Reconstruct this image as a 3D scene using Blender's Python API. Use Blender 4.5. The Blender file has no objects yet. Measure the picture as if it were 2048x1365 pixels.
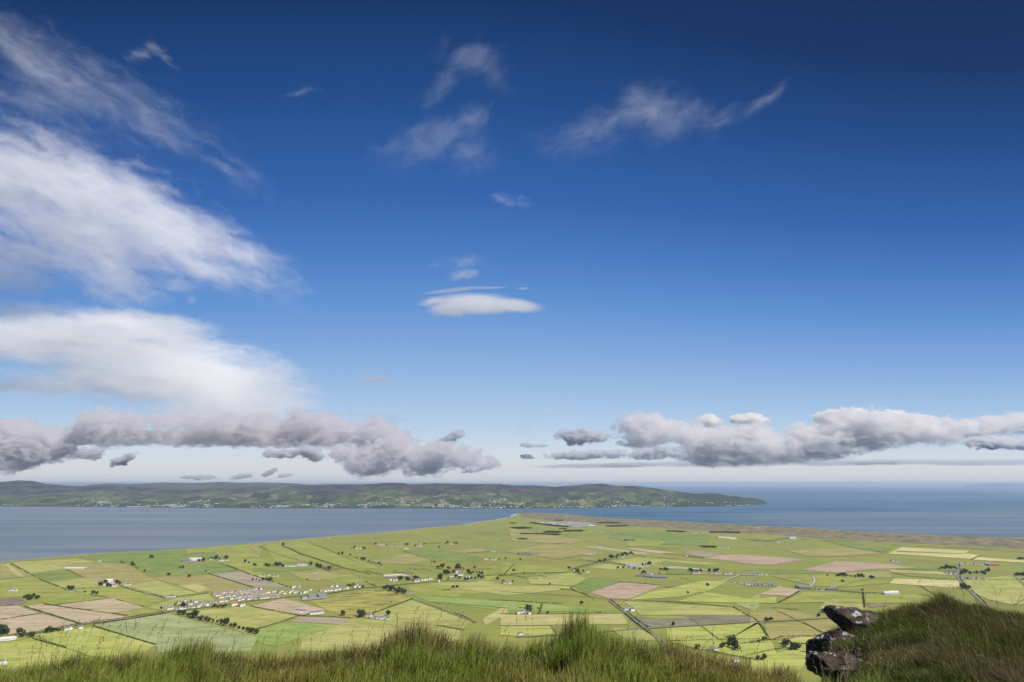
import bpy, bmesh, math, random
import numpy as np
from mathutils import Vector, Matrix, noise as mnoise

rng = np.random.default_rng(7)
random.seed(7)
sc = bpy.context.scene
COL = sc.collection

# ------------------------------------------------------------------ camera
EYE = 372.0                       # eye height above the sea, on the cliff top
F = 2048 * 24.0 / 36.0            # focal length in photograph pixels
PITCH = math.radians(11.81)
cam_d = bpy.data.cameras.new("camera")
cam_d.lens = 24.0
cam_d.sensor_width = 36.0
cam_d.clip_start = 0.1
cam_d.clip_end = 400000.0
cam = bpy.data.objects.new("camera", cam_d)
cam.location = (0, 0, EYE)
cam.rotation_euler = (math.radians(90) + PITCH, 0, 0)
COL.objects.link(cam)
sc.camera = cam
CP, SP = math.cos(PITCH), math.sin(PITCH)

# ------------------------------------------------------------------ sun, sky, exposure
EXPO = 0.35
sc.view_settings.view_transform = 'Standard'
sc.view_settings.look = 'None'
sc.view_settings.exposure = EXPO
sc.view_settings.gamma = 1.0
sc.render.engine = 'CYCLES'
sc.cycles.use_denoising = True
sc.cycles.volume_bounces = 6
sc.cycles.max_bounces = 12
sc.cycles.transparent_max_bounces = 16
sc.cycles.volume_max_steps = 256

SUN_DIR = Vector((0.80, -0.42, 1.12)).normalized()      # towards the sun
sun_d = bpy.data.lights.new("sun", 'SUN')
sun_d.energy = 4.6
sun_d.angle = math.radians(0.5)
sun_d.color = (1.0, 0.955, 0.88)
sun = bpy.data.objects.new("sun", sun_d)
sun.rotation_euler = SUN_DIR.to_track_quat('Z', 'Y').to_euler()
sun.location = (0, 0, 500)
COL.objects.link(sun)

def lin(r, g, b):
    f = lambda c: c / 12.92 if c <= 0.04045 else ((c + 0.055) / 1.055) ** 2.4
    return (f(r / 255), f(g / 255), f(b / 255))

SKY_STRENGTH = 0.1
world = bpy.data.worlds.new("World")
sc.world = world
world.use_nodes = True
wn, wl = world.node_tree.nodes, world.node_tree.links
wn.clear()
w_out = wn.new('ShaderNodeOutputWorld')
w_bg = wn.new('ShaderNodeBackground')
w_bg.inputs['Strength'].default_value = SKY_STRENGTH
w_sky = wn.new('ShaderNodeTexSky')
w_sky.sky_type = 'NISHITA'
w_sky.sun_disc = False
w_sky.sun_elevation = math.asin(SUN_DIR.z)
w_sky.sun_rotation = math.atan2(SUN_DIR.x, SUN_DIR.y)
w_sky.altitude = 370
w_sky.ozone_density = 3.0
w_tc = wn.new('ShaderNodeTexCoord')
w_sep = wn.new('ShaderNodeSeparateXYZ')
wl.new(w_tc.outputs['Generated'], w_sep.inputs[0])
def wm(op, a, b=None):
    n = wn.new('ShaderNodeMath'); n.operation = op
    for i, v in enumerate((a, b)):
        if v is None: continue
        if isinstance(v, (int, float)): n.inputs[i].default_value = v
        else: wl.new(v, n.inputs[i])
    return n.outputs[0]
# polarised clear sky plus painted lens vignette: darkest high up and to the sides
_x2 = wm('MULTIPLY', w_sep.outputs[0], w_sep.outputs[0])
_k = wm('ADD', wm('ADD', wm('MULTIPLY', _x2, 0.85), 1.0), wm('MULTIPLY', w_sep.outputs[0], 0.13))
_s = wm('MULTIPLY', w_sep.outputs[2], _k)
w_ramp = wn.new('ShaderNodeValToRGB')
wl.new(_s, w_ramp.inputs[0])
SKY_STOPS = [(0.0, (204, 207, 216)), (0.022, (216, 219, 224)), (0.048, (206, 219, 231)), (0.084, (182, 207, 233)),
             (0.12, (163, 194, 229)), (0.19, (130, 170, 222)), (0.264, (95, 145, 209)), (0.3325, (73, 122, 193)),
             (0.40, (52, 101, 174)), (0.52, (31, 75, 136)), (0.62, (19, 50, 101)), (0.78, (13, 35, 74))]
els = w_ramp.color_ramp.elements
while len(els) > 1: els.remove(els[-1])
for i, (p, c) in enumerate(SKY_STOPS):
    e = els[0] if i == 0 else els.new(p)
    e.position = p
    l = lin(*c)
    e.color = (*l, 1)
w_gain = wn.new('ShaderNodeVectorMath'); w_gain.operation = 'SCALE'
wl.new(w_ramp.outputs[0], w_gain.inputs[0])
w_gain.inputs['Scale'].default_value = 1.0 / SKY_STRENGTH / 2 ** EXPO
w_mix = wn.new('ShaderNodeMix'); w_mix.data_type = 'RGBA'
w_mix.inputs['Factor'].default_value = 0.965
wl.new(w_sky.outputs[0], w_mix.inputs['A'])
wl.new(w_gain.outputs[0], w_mix.inputs['B'])
wl.new(w_mix.outputs['Result'], w_bg.inputs['Color'])
wl.new(w_bg.outputs[0], w_out.inputs['Surface'])

# ------------------------------------------------------------------ helpers
def ray(u, v):
    a, b = (u - 1024) / F, (682.5 - v) / F
    return Vector((a, CP - b * SP, b * CP + SP))
def at(u, v, z=0.0):
    """the point at height z that photograph pixel (u, v) shows"""
    d = ray(u, v)
    t = (z - EYE) / min(d.z, -0.0035)
    return Vector((d.x * t, d.y * t, z))
def at_dist(u, v, dist):
    d = ray(u, v)
    h = math.hypot(d.x, d.y)
    return Vector((0, 0, EYE)) + d * (dist / h)
# zoomed working views of the photograph: region letter -> origin and scale
REG = {'A': (0, 1050, 3.938), 'B': (500, 1050, 3.938), 'C': (1000, 1020, 3.938), 'D': (1500, 1050, 3.737),
       'P': (0, 0, 1.0)}
def px(r, x, y):
    x0, y0, s = REG[r]
    return x0 + x / s, y0 + y / s
PLAIN = 4.0
def gp(r, x, y, z=PLAIN):
    u, v = px(r, x, y)
    return at(u, v, z)
def poly(spec):
    """'A 10,20 30,40 B 5,6' -> world points on the plain"""
    pts, r = [], 'A'
    for tok in spec.split():
        if tok in REG: r = tok
        else:
            x, y = tok.split(','); pts.append(gp(r, float(x), float(y)))
    return pts

def tag(o, label=None, cat=None, group=None, kind=None):
    if label: o['label'] = label
    if cat: o['category'] = cat
    if group: o['group'] = group
    if kind: o['kind'] = kind
    return o
def link(name, data, parent=None, loc=None):
    o = bpy.data.objects.new(name, data)
    COL.objects.link(o)
    if parent is not None: o.parent = parent
    if loc is not None: o.location = loc
    return o
def mesh_from(name, V, Fs, mats=(), fm=None, smooth=False, cols=None):
    me = bpy.data.meshes.new(name)
    V = np.asarray(V, dtype=np.float32).reshape(-1, 3)
    me.from_pydata(V.tolist(), [], Fs)
    for m in mats: me.materials.append(m)
    if fm is not None: me.polygons.foreach_set('material_index', np.asarray(fm, dtype=np.int32))
    if smooth: me.polygons.foreach_set('use_smooth', np.ones(len(me.polygons), dtype=bool))
    if cols is not None: add_cols(me, cols)
    me.update()
    return me
def add_cols(me, cols):
    a = me.color_attributes.new('tint', 'FLOAT_COLOR', 'POINT')
    c = np.ones((len(me.vertices), 4), dtype=np.float32); c[:, :3] = cols
    a.data.foreach_set('color', c.ravel())
def fast_mesh(name, V, loops, sizes, mats=(), cols=None, smooth=False):
    me = bpy.data.meshes.new(name)
    V = np.ascontiguousarray(V, dtype=np.float32); loops = np.ascontiguousarray(loops, dtype=np.int32)
    sizes = np.asarray(sizes, dtype=np.int32)
    me.vertices.add(len(V)); me.vertices.foreach_set('co', V.ravel())
    me.loops.add(len(loops)); me.loops.foreach_set('vertex_index', loops)
    me.polygons.add(len(sizes))
    st = np.concatenate([[0], np.cumsum(sizes)[:-1]]).astype(np.int32)
    me.polygons.foreach_set('loop_start', st)
    me.polygons.foreach_set('loop_total', sizes)
    if smooth: me.polygons.foreach_set('use_smooth', np.ones(len(sizes), dtype=bool))
    for m in mats: me.materials.append(m)
    me.update(calc_edges=True)
    if cols is not None: add_cols(me, cols)
    return me

class NT:
    """small node-tree writer"""
    def __init__(s, name, kind='surface'):
        s.m = bpy.data.materials.new(name); s.m.use_nodes = True
        s.n, s.l = s.m.node_tree.nodes, s.m.node_tree.links
        s.n.clear(); s.out = s.n.new('ShaderNodeOutputMaterial')
    def put(s, sock, v):
        if v is None: return
        if hasattr(v, 'is_linked') or hasattr(v, 'node'): s.l.new(v, sock)
        elif isinstance(v, (tuple, list)) and len(v) == 3 and sock.type == 'RGBA': sock.default_value = (*v, 1)
        else: sock.default_value = v
    def node(s, t, **kw):
        n = s.n.new(t)
        for k, v in kw.items(): setattr(n, k, v)
        return n
    def math(s, op, a, b=None, c=None, clamp=False):
        n = s.node('ShaderNodeMath', operation=op, use_clamp=clamp)
        for i, v in enumerate((a, b, c)): s.put(n.inputs[i], v)
        return n.outputs[0]
    def vec(s, op, a, b=None, scale=None):
        n = s.node('ShaderNodeVectorMath', operation=op)
        s.put(n.inputs[0], a); s.put(n.inputs[1], b)
        if scale is not None: s.put(n.inputs['Scale'], scale)
        return n.outputs['Value'] if op in ('LENGTH', 'DOT_PRODUCT') else n.outputs[0]
    def noise(s, vec, scale, detail=3.0, rough=0.55, dist=0.0, out='Fac', lac=2.0):
        n = s.node('ShaderNodeTexNoise')
        s.put(n.inputs['Vector'], vec)
        n.inputs['Scale'].default_value = scale; n.inputs['Detail'].default_value = detail
        n.inputs['Roughness'].default_value = rough; n.inputs['Distortion'].default_value = dist
        n.inputs['Lacunarity'].default_value = lac
        return n.outputs[out]
    def range(s, v, a, b, c=0.0, d=1.0, smooth=False):
        n = s.node('ShaderNodeMapRange')
        if smooth: n.interpolation_type = 'SMOOTHSTEP'
        s.put(n.inputs[0], v)
        for i, x in enumerate((a, b, c, d)): s.put(n.inputs[i + 1], x)
        return n.outputs[0]
    def mix(s, f, a, b, blend='MIX'):
        n = s.node('ShaderNodeMix', data_type='RGBA', blend_type=blend)
        s.put(n.inputs['Factor'], f); s.put(n.inputs['A'], a); s.put(n.inputs['B'], b)
        return n.outputs['Result']
    def ramp(s, f, stops):
        n = s.node('ShaderNodeValToRGB'); s.put(n.inputs[0], f)
        e = n.color_ramp.elements
        while len(e) > 1: e.remove(e[-1])
        for i, (p, c) in enumerate(stops):
            k = e[0] if i == 0 else e.new(p)
            k.position = p; k.color = (*c, 1)
        return n.outputs[0]
    def mapping(s, v, loc=(0, 0, 0), rot=(0, 0, 0), scale=(1, 1, 1)):
        n = s.node('ShaderNodeMapping'); s.put(n.inputs[0], v)
        n.inputs[1].default_value = loc; n.inputs[2].default_value = rot; n.inputs[3].default_value = scale
        return n.outputs[0]
    def pos(s): return s.node('ShaderNodeNewGeometry').outputs['Position']
    def obj(s): return s.node('ShaderNodeTexCoord').outputs['Object']
    def attr(s, name='tint'):
        return s.node('ShaderNodeAttribute', attribute_name=name).outputs['Color']
    def bump(s, h, strength=0.5, dist=1.0):
        n = s.node('ShaderNodeBump'); s.put(n.inputs['Height'], h)
        n.inputs['Strength'].default_value = strength; n.inputs['Distance'].default_value = dist
        return n.outputs[0]
    def done(s, color, rough=0.9, spec=0.15, normal=None, sss=None, **kw):
        b = s.node('ShaderNodeBsdfPrincipled')
        s.put(b.inputs['Base Color'], color); s.put(b.inputs['Roughness'], rough)
        b.inputs['Specular IOR Level'].default_value = spec
        for k, v in kw.items(): s.put(b.inputs[k], v)
        if normal is not None: s.put(b.inputs['Normal'], normal)
        s.l.new(b.outputs[0], s.out.inputs['Surface'])
        return s.m

# ------------------------------------------------------------------ clouds: volumes of drifting vapour, kilometres across
CAM_ROT = cam.rotation_euler.to_matrix().to_4x4()
def cloud(name, label, parts, depth=26000.0, dens=1.0, thick=None, style='cumulus', group=None, flat=None,
          nscale=1.0, angle=0.0, stretch=1.0, erode=None, soft=None, warp=None, seed=0.0, step=1.0, warm=None, g=0.3, det=None, bias=0.55, grow=1.28):
    """parts: (u, v, ru, rv, tilt degrees, weight) in photograph pixels seen from the cliff; turned into metres at the cloud's own distance"""
    if style == 'wisp': parts = [(u, v, ru * grow, rv * grow, tl, w) for u, v, ru, rv, tl, w in parts]
    if group == 'low grey cloud banks above the horizon': parts = [(u, v, ru * 1.05, rv * 1.3, tl, w) for u, v, ru, rv, tl, w in parts]
    S = depth / F                                              # metres per photograph pixel out there
    cu = sum(p[0] for p in parts) / len(parts); cv = sum(p[1] for p in parts) / len(parts)
    centre = CAM_ROT @ Vector(((cu - 1024) * S, (682.5 - cv) * S, -depth)) + Vector((0, 0, EYE))
    st = dict(cumulus=dict(er=2.5, so=0.55, wa=13.0, th=40.0, st=4.5, al=(0.895, 0.882, 0.915)), wisp=dict(er=1.55, so=2.3, wa=18.0, th=30.0, st=12.0, al=(0.985, 0.98, 0.995)),
              lens=dict(er=0.8, so=1.3, wa=6.0, th=24.0, st=7.0, al=(0.97, 0.965, 0.98)), streak=dict(er=0.8, so=1.2, wa=5.0, th=30.0, st=10.0, al=(0.88, 0.88, 0.93)))[style]
    er = st['er'] if erode is None else erode; so = st['so'] if soft is None else soft
    wa = st['wa'] if warp is None else warp; th = st['th'] if thick is None else thick
    # hull: union of the swollen lobes
    bm = bmesh.new()
    for (u, v, ru, rv, tl, w) in parts:
        m = (Matrix.Translation(((u - cu) * S, (cv - v) * S, 0)) @ Matrix.Rotation(math.radians(tl), 4, 'Z')
             @ Matrix.Diagonal((ru * S * 1.24, rv * S * 1.24, th * S * 1.24, 1)))
        bmesh.ops.create_icosphere(bm, subdivisions=3, radius=1.0, matrix=m)
    me = bpy.data.meshes.new(name); bm.to_mesh(me); bm.free()
    o = link(name, me)
    if len(parts) > 1:
        md = o.modifiers.new('weld', 'REMESH'); md.mode = 'VOXEL'
        md.voxel_size = max(min(min(p[2], p[3]) for p in parts) * S * 0.22, S * 1.2)
        dg = bpy.context.evaluated_depsgraph_get()
        me2 = bpy.data.meshes.new_from_object(o.evaluated_get(dg))
        o.modifiers.clear(); o.data = me2; me2.name = name
    o.matrix_world = Matrix.Translation(centre) @ CAM_ROT
    t = NT(name)
    P = t.vec('SCALE', t.obj(), scale=1.0 / S)                # local metres -> photograph-pixel sized units
    q = t.mapping(P, loc=(seed * 371.3, seed * 113.7, seed * 57.1), scale=(1, 1, 1))
    w1 = t.noise(q, 0.02 * nscale, 3.0, 0.6, out='Color')
    wv = t.vec('SCALE', t.vec('SUBTRACT', w1, (0.5, 0.5, 0.5)), scale=wa * 2)
    Pw = t.vec('ADD', P, wv)
    M = None
    for (u, v, ru, rv, tl, w) in parts:
        loc = t.vec('SUBTRACT', Pw, ((u - cu), (cv - v), 0.0))
        if tl:
            r = t.node('ShaderNodeVectorRotate', rotation_type='Z_AXIS'); t.put(r.inputs['Vector'], loc)
            r.inputs['Angle'].default_value = -math.radians(tl); loc = r.outputs[0]
        ln = t.vec('LENGTH', t.vec('MULTIPLY', loc, (1.0 / ru, 1.0 / rv, 1.0 / th)))
        e = t.math('MULTIPLY', t.math('SUBTRACT', 1.0, ln), w)
        M = e if M is None else t.math('SMOOTH_MAX', M, e, 0.12)
    M0 = M
    if style == 'cumulus':
        q2 = t.vec('MULTIPLY', q, (0.7, 1.3, 0.9))
        n = t.math('ADD', t.math('MULTIPLY', t.noise(q2, 0.068 * nscale, det or 6.0, 0.64), 0.75), t.math('MULTIPLY', t.noise(q, 0.022 * nscale, 2.0, 0.5), 0.4))
        n = t.math('SUBTRACT', n, 0.075)
        M = t.math('MINIMUM', t.math('MULTIPLY', M, 1.7), 0.85)
    else:
        r = t.node('ShaderNodeVectorRotate', rotation_type='Z_AXIS'); t.put(r.inputs['Vector'], t.vec('ADD', q, wv))
        r.inputs['Angle'].default_value = -math.radians(angle)
        q2 = t.vec('MULTIPLY', r.outputs[0], (1.0 / stretch, 1.0, 1.0))
        n = t.noise(q2, 0.03 * nscale, det or 7.0, 0.64, 0.4)
        M = t.math('MULTIPLY', M, 1.5)
    nn = t.math('DIVIDE', t.math('SUBTRACT', n, 0.30 + 0.4 * bias), 0.4)
    val = t.math('ADD', M, t.math('MULTIPLY', nn, er))
    rim = t.range(M0, -0.22, 0.02, 0.0, 1.0, smooth=True)
    if flat is not None:                                        # level cloud base
        sp = t.node('ShaderNodeSeparateXYZ'); t.put(sp.inputs[0], P)
        val = t.math('MINIMUM', val, t.math('DIVIDE', t.math('ADD', t.math('ADD', sp.outputs[1], flat - cv), t.math('MULTIPLY', t.math('SUBTRACT', t.noise(q, 0.03, 4.0, 0.6), 0.5), 26.0)), 9.0))
    d = t.range(val, 0.0, so, 0.0, 1.0, smooth=True)
    # optical depth per photograph-pixel of thickness
    d = t.math('MULTIPLY', t.math('MULTIPLY', d, rim), dens / (th * S))
    vs = t.node('ShaderNodeVolumePrincipled')
    t.put(vs.inputs['Color'], warm or st['al']); t.put(vs.inputs['Density'], d); vs.inputs['Anisotropy'].default_value = g
    t.l.new(vs.outputs[0], t.out.inputs['Volume'])
    dims = [max(c[k] for c in o.bound_box) - min(c[k] for c in o.bound_box) for k in range(3)]
    t.m.cycles.volume_step_rate = step * st['st'] * S / (sum(dims) / 30.0)
    o.data.materials.clear(); o.data.materials.append(t.m)
    tag(o, label, 'cloud', group)
    return o

CIR = 'thin streaky clouds spread over the left of the sky'
BANK = 'low grey cloud banks above the horizon'
SCUD = 'small dark scraps of cloud near the horizon'
FAINT = 'faint loose wisps in the high blue sky'
cloud('cirrus_cloud', 'faint upper streak of thin cloud slanting down from the upper left corner',
      [(60, 120, 150, 80, -30, .9), (180, 185, 240, 70, -24, .8), (330, 265, 210, 50, -30, .75), (430, 330, 90, 18, -32, .7), (-60, 60, 140, 70, -20, .8), (60, 220, 200, 60, -15, .6)],
      depth=34000, dens=0.62, style='wisp', angle=-28, stretch=4.5, group=CIR, seed=1, thick=40, warp=24)
cloud('cirrus_cloud', 'small hooked wisp curling off the faint upper streak of cloud',
      [(285, 110, 38, 16, 10, .8), (300, 92, 20, 16, -30, .7), (330, 118, 35, 8, -35, .6)], depth=32000, dens=0.5, style='wisp', stretch=2.5, angle=-20, group=CIR, seed=2.2, thick=16, warp=10, nscale=1.6)
cloud('cirrus_cloud', 'broad bright sheet of combed cloud fanning right across the middle left of the sky',
      [(20, 360, 210, 90, -10, 1.0), (170, 385, 260, 80, -22, 1.0), (330, 450, 240, 60, -28, .95), (180, 470, 200, 90, -15, .95), (450, 505, 110, 26, -10, .75),
       (390, 530, 80, 24, -22, .8), (230, 545, 80, 50, -20, .85), (80, 500, 160, 60, 15, .65), (260, 430, 250, 70, -24, 1.0)],
      depth=34000, dens=2.1, style='wisp', angle=-22, stretch=4.0, group=CIR, seed=3, thick=130, warp=26, erode=1.95, bias=.52, soft=1.8, g=0.0)
cloud('cirrus_cloud', 'pair of small bright streaks under the bright cloud sheet',
      [(230, 602, 60, 14, -16, .9), (360, 575, 42, 14, -6, .8), (382, 598, 8, 12, 0, .6)], depth=33000, dens=0.9, style='wisp', angle=-14, stretch=3.5, group=CIR, seed=4.2, thick=20, warp=8, nscale=1.6)
cloud('cirrus_cloud', 'pale veil of cloud at the left edge between the two bright sheets',
      [(40, 590, 130, 34, 4, .7), (60, 620, 130, 24, -6, .8), (-20, 540, 140, 50, 10, .6)], depth=35000, dens=1.3, style='wisp', angle=-4, stretch=5, group=CIR, seed=5, thick=30, warp=14)
cloud('cirrus_cloud', 'wide white wedge of smooth cloud tapering left just above the grey bank',
      [(120, 680, 170, 40, -6, 1.0), (240, 645, 120, 22, -5, .95), (290, 700, 260, 48, -12, 1.1), (400, 755, 190, 52, -10, 1.15), (450, 800, 140, 60, -12, 1.15), (330, 770, 230, 40, -6, .95), (520, 775, 60, 16, -8, .85), (340, 670, 60, 30, 0, .75), (60, 680, 130, 30, 0, .8), (140, 775, 190, 12, -2, .6), (530, 815, 60, 24, 0, .7)],
      depth=33000, dens=3.1, style='wisp', angle=-8, stretch=6, group=CIR, seed=6, thick=170, warp=22, erode=2.2, soft=1.5, bias=.5, g=0.0, warm=(.99, .985, .99))
cloud('wispy_cloud', 'ragged hook of thin cloud highest in the middle of the sky',
      [(945, 120, 65, 32, -8, .85), (890, 165, 60, 18, 45, .75), (985, 140, 40, 26, -50, .55)], depth=30000, dens=0.5, style='wisp', angle=30, stretch=2, group=FAINT, seed=7.4, thick=40, warp=20, soft=2.8, erode=1.3, grow=1.5)
cloud('wispy_cloud', 'ragged puff of thin cloud below the highest hooked wisp',
      [(870, 280, 85, 36, 24, .95), (940, 245, 40, 30, 50, .8), (830, 300, 80, 34, 0, .65), (930, 300, 50, 40, -30, .6)], depth=30000, dens=0.8, style='wisp', angle=30, stretch=1.8, group=FAINT, seed=8, thick=50, warp=22, soft=2.8, erode=1.3, grow=1.5)
cloud('wispy_cloud', 'soft lilac puff of thin cloud with a tail drawn out to its left',
      [(1310, 230, 85, 48, -10, .95), (1200, 250, 90, 30, 22, .65), (1270, 200, 40, 26, 40, .7), (1340, 215, 60, 34, -20, .75), (1160, 275, 70, 36, 0, .5)], depth=30000, dens=0.8, style='wisp', angle=20, stretch=2, group=FAINT, seed=9.3, thick=55, warp=22, soft=2.8, erode=1.3, grow=1.5)
cloud('wispy_cloud', 'faint slanting thread of cloud right of the lilac puff',
      [(1440, 240, 60, 34, 10, .6), (1515, 205, 65, 16, 35, .7)], depth=30000, dens=0.3, style='wisp', angle=35, stretch=2.5, group=FAINT, seed=10.1, thick=30, warp=14)
cloud('wispy_cloud', 'tiny isolated streak of cloud beside the left sheet high in the sky',
      [(603, 182, 36, 9, 12, .9)], depth=30000, dens=0.4, style='wisp', angle=12, stretch=3, group=FAINT, seed=11.7, thick=12, warp=5, nscale=2)
cloud('wispy_cloud', 'tiny broken streak of cloud halfway between the wisps and the lens cloud',
      [(1018, 400, 50, 14, -10, .9)], depth=30000, dens=0.35, style='wisp', angle=-5, stretch=2, group=FAINT, seed=12.2, thick=14, warp=7, nscale=2.2)
cloud('wispy_cloud', 'small broken scrap floating right above the lens cloud',
      [(928, 526, 42, 14, 5, .95), (868, 532, 18, 6, 0, .7)], depth=29000, dens=0.5, style='wisp', angle=5, stretch=2, seed=13.6, thick=14, warp=7, nscale=2, group='small clouds around the lens cloud')
cloud('wispy_cloud', 'small pink tinged puff sitting closest over the lens cloud',
      [(928, 550, 32, 12, 8, 1.2)], depth=29000, dens=0.9, style='wisp', angle=8, stretch=2, seed=14.6, thick=14, warp=6, nscale=2, erode=1.2, group='small clouds around the lens cloud')
cloud('lens_cloud', 'lone smooth lens shaped white cloud in the middle of the sky',
      [(950, 608, 108, 27, -2, 1.3), (1020, 610, 75, 17, -4, 1.2), (900, 618, 52, 22, 0, 1.1), (870, 602, 36, 10, 14, .8)], depth=29000, dens=2.6, style='lens', angle=-3, stretch=3, seed=15, thick=70, flat=638, warp=4)
cloud('wispy_cloud', 'thin arched streak lying along the top of the lens cloud',
      [(905, 581, 76, 6, 7, 1.0), (975, 576, 56, 4, 1, .9), (1045, 577, 18, 4, 2, .7)], depth=29000, dens=0.75, style='streak', angle=5, stretch=5, seed=16.1, thick=18, warp=2.5, group='small clouds around the lens cloud')
cloud('wispy_cloud', 'flat white streak alone right of the big white wedge',
      [(750, 758, 52, 9, -2, 1.2)], depth=31000, dens=0.9, style='streak', angle=-3, stretch=5, seed=17.1, thick=18, warp=4, group='thin white streaks low in the sky')
cloud('wispy_cloud', 'white streak grazing the right end of the left grey bank',
      [(760, 832, 75, 11, -8, 1.0), (830, 858, 30, 6, -8, .8)], depth=31000, dens=0.8, style='wisp', angle=-8, stretch=4, seed=18.1, thick=18, warp=5, group='thin white streaks low in the sky')
cloud('wispy_cloud', 'white feather of cloud slanting up to the right between the two banks',
      [(1085, 832, 60, 9, 26, 1.1), (1045, 855, 24, 18, 20, .7)], depth=31000, dens=0.6, style='wisp', angle=26, stretch=3, seed=19.1, thick=18, warp=5, nscale=1.6, group='thin white streaks low in the sky')
cloud('wispy_cloud', 'tiny white tuft right of the middle left streaks',
      [(428, 671, 18, 8, 8, 1.0)], depth=31000, dens=0.4, style='wisp', angle=8, stretch=2, seed=20.1, thick=10, warp=4, nscale=2, group='thin white streaks low in the sky')
# heaped clouds
cloud('cloud_bank', 'long low grey lilac cloud bank filling the left horizon sky',
      [(20, 870, 80, 30, 0, 1.0), (90, 872, 60, 20, 0, .9), (140, 878, 110, 14, 0, .95), (196, 850, 40, 26, 0, 1.1), (262, 852, 40, 26, 8, 1.05), (230, 872, 90, 18, 0, 1.0), (340, 846, 46, 13, -6, .95), (330, 874, 150, 13, 0, 1.0),
       (405, 864, 40, 26, 0, 1.05), (450, 850, 60, 18, 0, 1.0), (510, 862, 80, 26, 0, 1.1), (610, 850, 60, 24, 0, 1.1), (660, 862, 70, 24, 0, 1.05), (560, 880, 190, 14, 0, 1.1), (750, 862, 44, 20, 0, 1.05), (790, 876, 44, 14, -8, 1.0), (690, 890, 110, 12, 0, 1.0), (620, 842, 40, 16, 10, .9)],
      depth=26000, dens=4.0, group=BANK, seed=21, thick=56, nscale=1.05, flat=893)
cloud('cloud_bank', 'lumpy cloud bank with white tops hanging below the right end of the long one',
      [(740, 918, 54, 28, 0, 1.05), (800, 908, 50, 26, 0, 1.0), (850, 920, 60, 26, 0, 1.0), (880, 908, 44, 24, 0, 1.0), (930, 916, 50, 20, -8, 1.0), (970, 924, 30, 8, -12, .8), (700, 905, 36, 16, 0, .8)],
      depth=25000, dens=4.2, group=BANK, seed=22.3, thick=46, nscale=1.2)
cloud('cloud_bank', 'ragged darker cloud bank at the left edge under the long one',
      [(40, 900, 80, 26, 0, 1.0), (100, 904, 60, 16, 0, .9), (20, 926, 50, 14, 0, .9), (45, 934, 26, 10, 30, .8)], depth=25500, dens=4.0, group=BANK, seed=23.9, thick=40, nscale=1.3)
cloud('cloud_bank', 'large grey and white cloud bank stretched along the right horizon sky',
      [(1290, 858, 60, 26, 0, 1.05), (1350, 862, 80, 20, -8, 1.0), (1290, 886, 50, 10, 0, .8), (1420, 890, 70, 26, 0, 1.1), (1440, 912, 80, 14, 0, 1.0), (1500, 880, 110, 26, 0, 1.1), (1540, 900, 120, 20, 0, 1.05),
       (1640, 880, 110, 28, 5, 1.1), (1720, 846, 80, 26, 0, 1.15), (1690, 868, 120, 26, 4, 1.1), (1800, 856, 90, 26, 0, 1.1), (1870, 862, 80, 22, 4, 1.0), (1960, 856, 90, 16, 8, 1.0), (2050, 844, 90, 16, 8, 1.0), (1700, 888, 140, 14, 8, .95), (1600, 908, 110, 10, 3, .9)],
      depth=25500, dens=4.0, group=BANK, warm=(.94, .932, .95), seed=24.2, thick=56, nscale=0.95)
cloud('cloud', 'bright white heaped cloud top rising behind the right bank', [(1418, 842, 26, 13, 0, 1.2), (1500, 840, 40, 12, 0, 1.2), (1700, 836, 70, 20, 0, 1.2), (1780, 838, 60, 16, 0, 1.1), (1850, 842, 50, 12, 0, 1.0)],
      depth=29000, dens=8.0, seed=40.2, thick=40, nscale=1.4, warm=(0.995, 0.99, 0.985), warp=8)
cloud('cloud', 'flat grey cloud just left of the right bank, level with its middle',
      [(1165, 872, 64, 15, 0, 1.1), (1150, 884, 20, 8, 0, .8)], depth=24500, dens=6.8, group=SCUD, warm=(0.85, 0.865, 0.91), seed=25.5, thick=26, nscale=1.7, warp=7)
cloud('cloud', 'long dark flat bottomed cloud low under the flat grey cloud',
      [(1165, 911, 80, 10, 2, 1.2), (1215, 908, 50, 9, 0, 1.0), (1320, 905, 60, 14, 0, .9), (1300, 913, 50, 8, 0, .8)], depth=23500, dens=5.4, group=SCUD, warm=(0.85, 0.865, 0.91), seed=26.4, thick=20, nscale=2, flat=919, warp=5)
cloud('cloud', 'dark grey cloud at the right edge under the right bank',
      [(1980, 886, 60, 13, 0, 1.1), (2040, 888, 70, 12, 0, 1.0)], depth=24000, dens=6.8, group=SCUD, warm=(0.85, 0.865, 0.91), seed=27.4, thick=26, nscale=1.7, warp=6)
cloud('cloud', 'rounded dark scrap of cloud under the left bank, near the left edge',
      [(181, 908, 30, 13, 0, 1.25)], depth=23500, dens=5.4, group=SCUD, warm=(0.85, 0.865, 0.91), seed=28.4, thick=18, nscale=2.2, warp=6)
cloud('cloud', 'torn dark scrap of cloud right of the rounded scrap under the left bank',
      [(246, 920, 32, 9, 25, 1.1), (236, 926, 20, 7, 0, .9)], depth=23500, dens=4.4, group=SCUD, warm=(0.85, 0.865, 0.91), seed=29.2, thick=14, nscale=2.4, warp=7)
cloud('cloud', 'dark flat scrap hanging beneath the middle of the left bank',
      [(558, 909, 36, 9, 0, 1.2), (622, 906, 36, 15, -10, 1.1)], depth=24000, dens=5.4, group=SCUD, warm=(0.85, 0.865, 0.91), seed=30.6, thick=18, nscale=2, warp=6)
cloud('cloud', 'small dark torn puff alone in the gap right of the left bank',
      [(910, 872, 22, 12, 15, 1.1), (900, 879, 20, 5, 0, .8)], depth=24000, dens=3.4, group=SCUD, warm=(0.85, 0.865, 0.91), seed=31.1, thick=14, nscale=2.4, warp=6)
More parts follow.
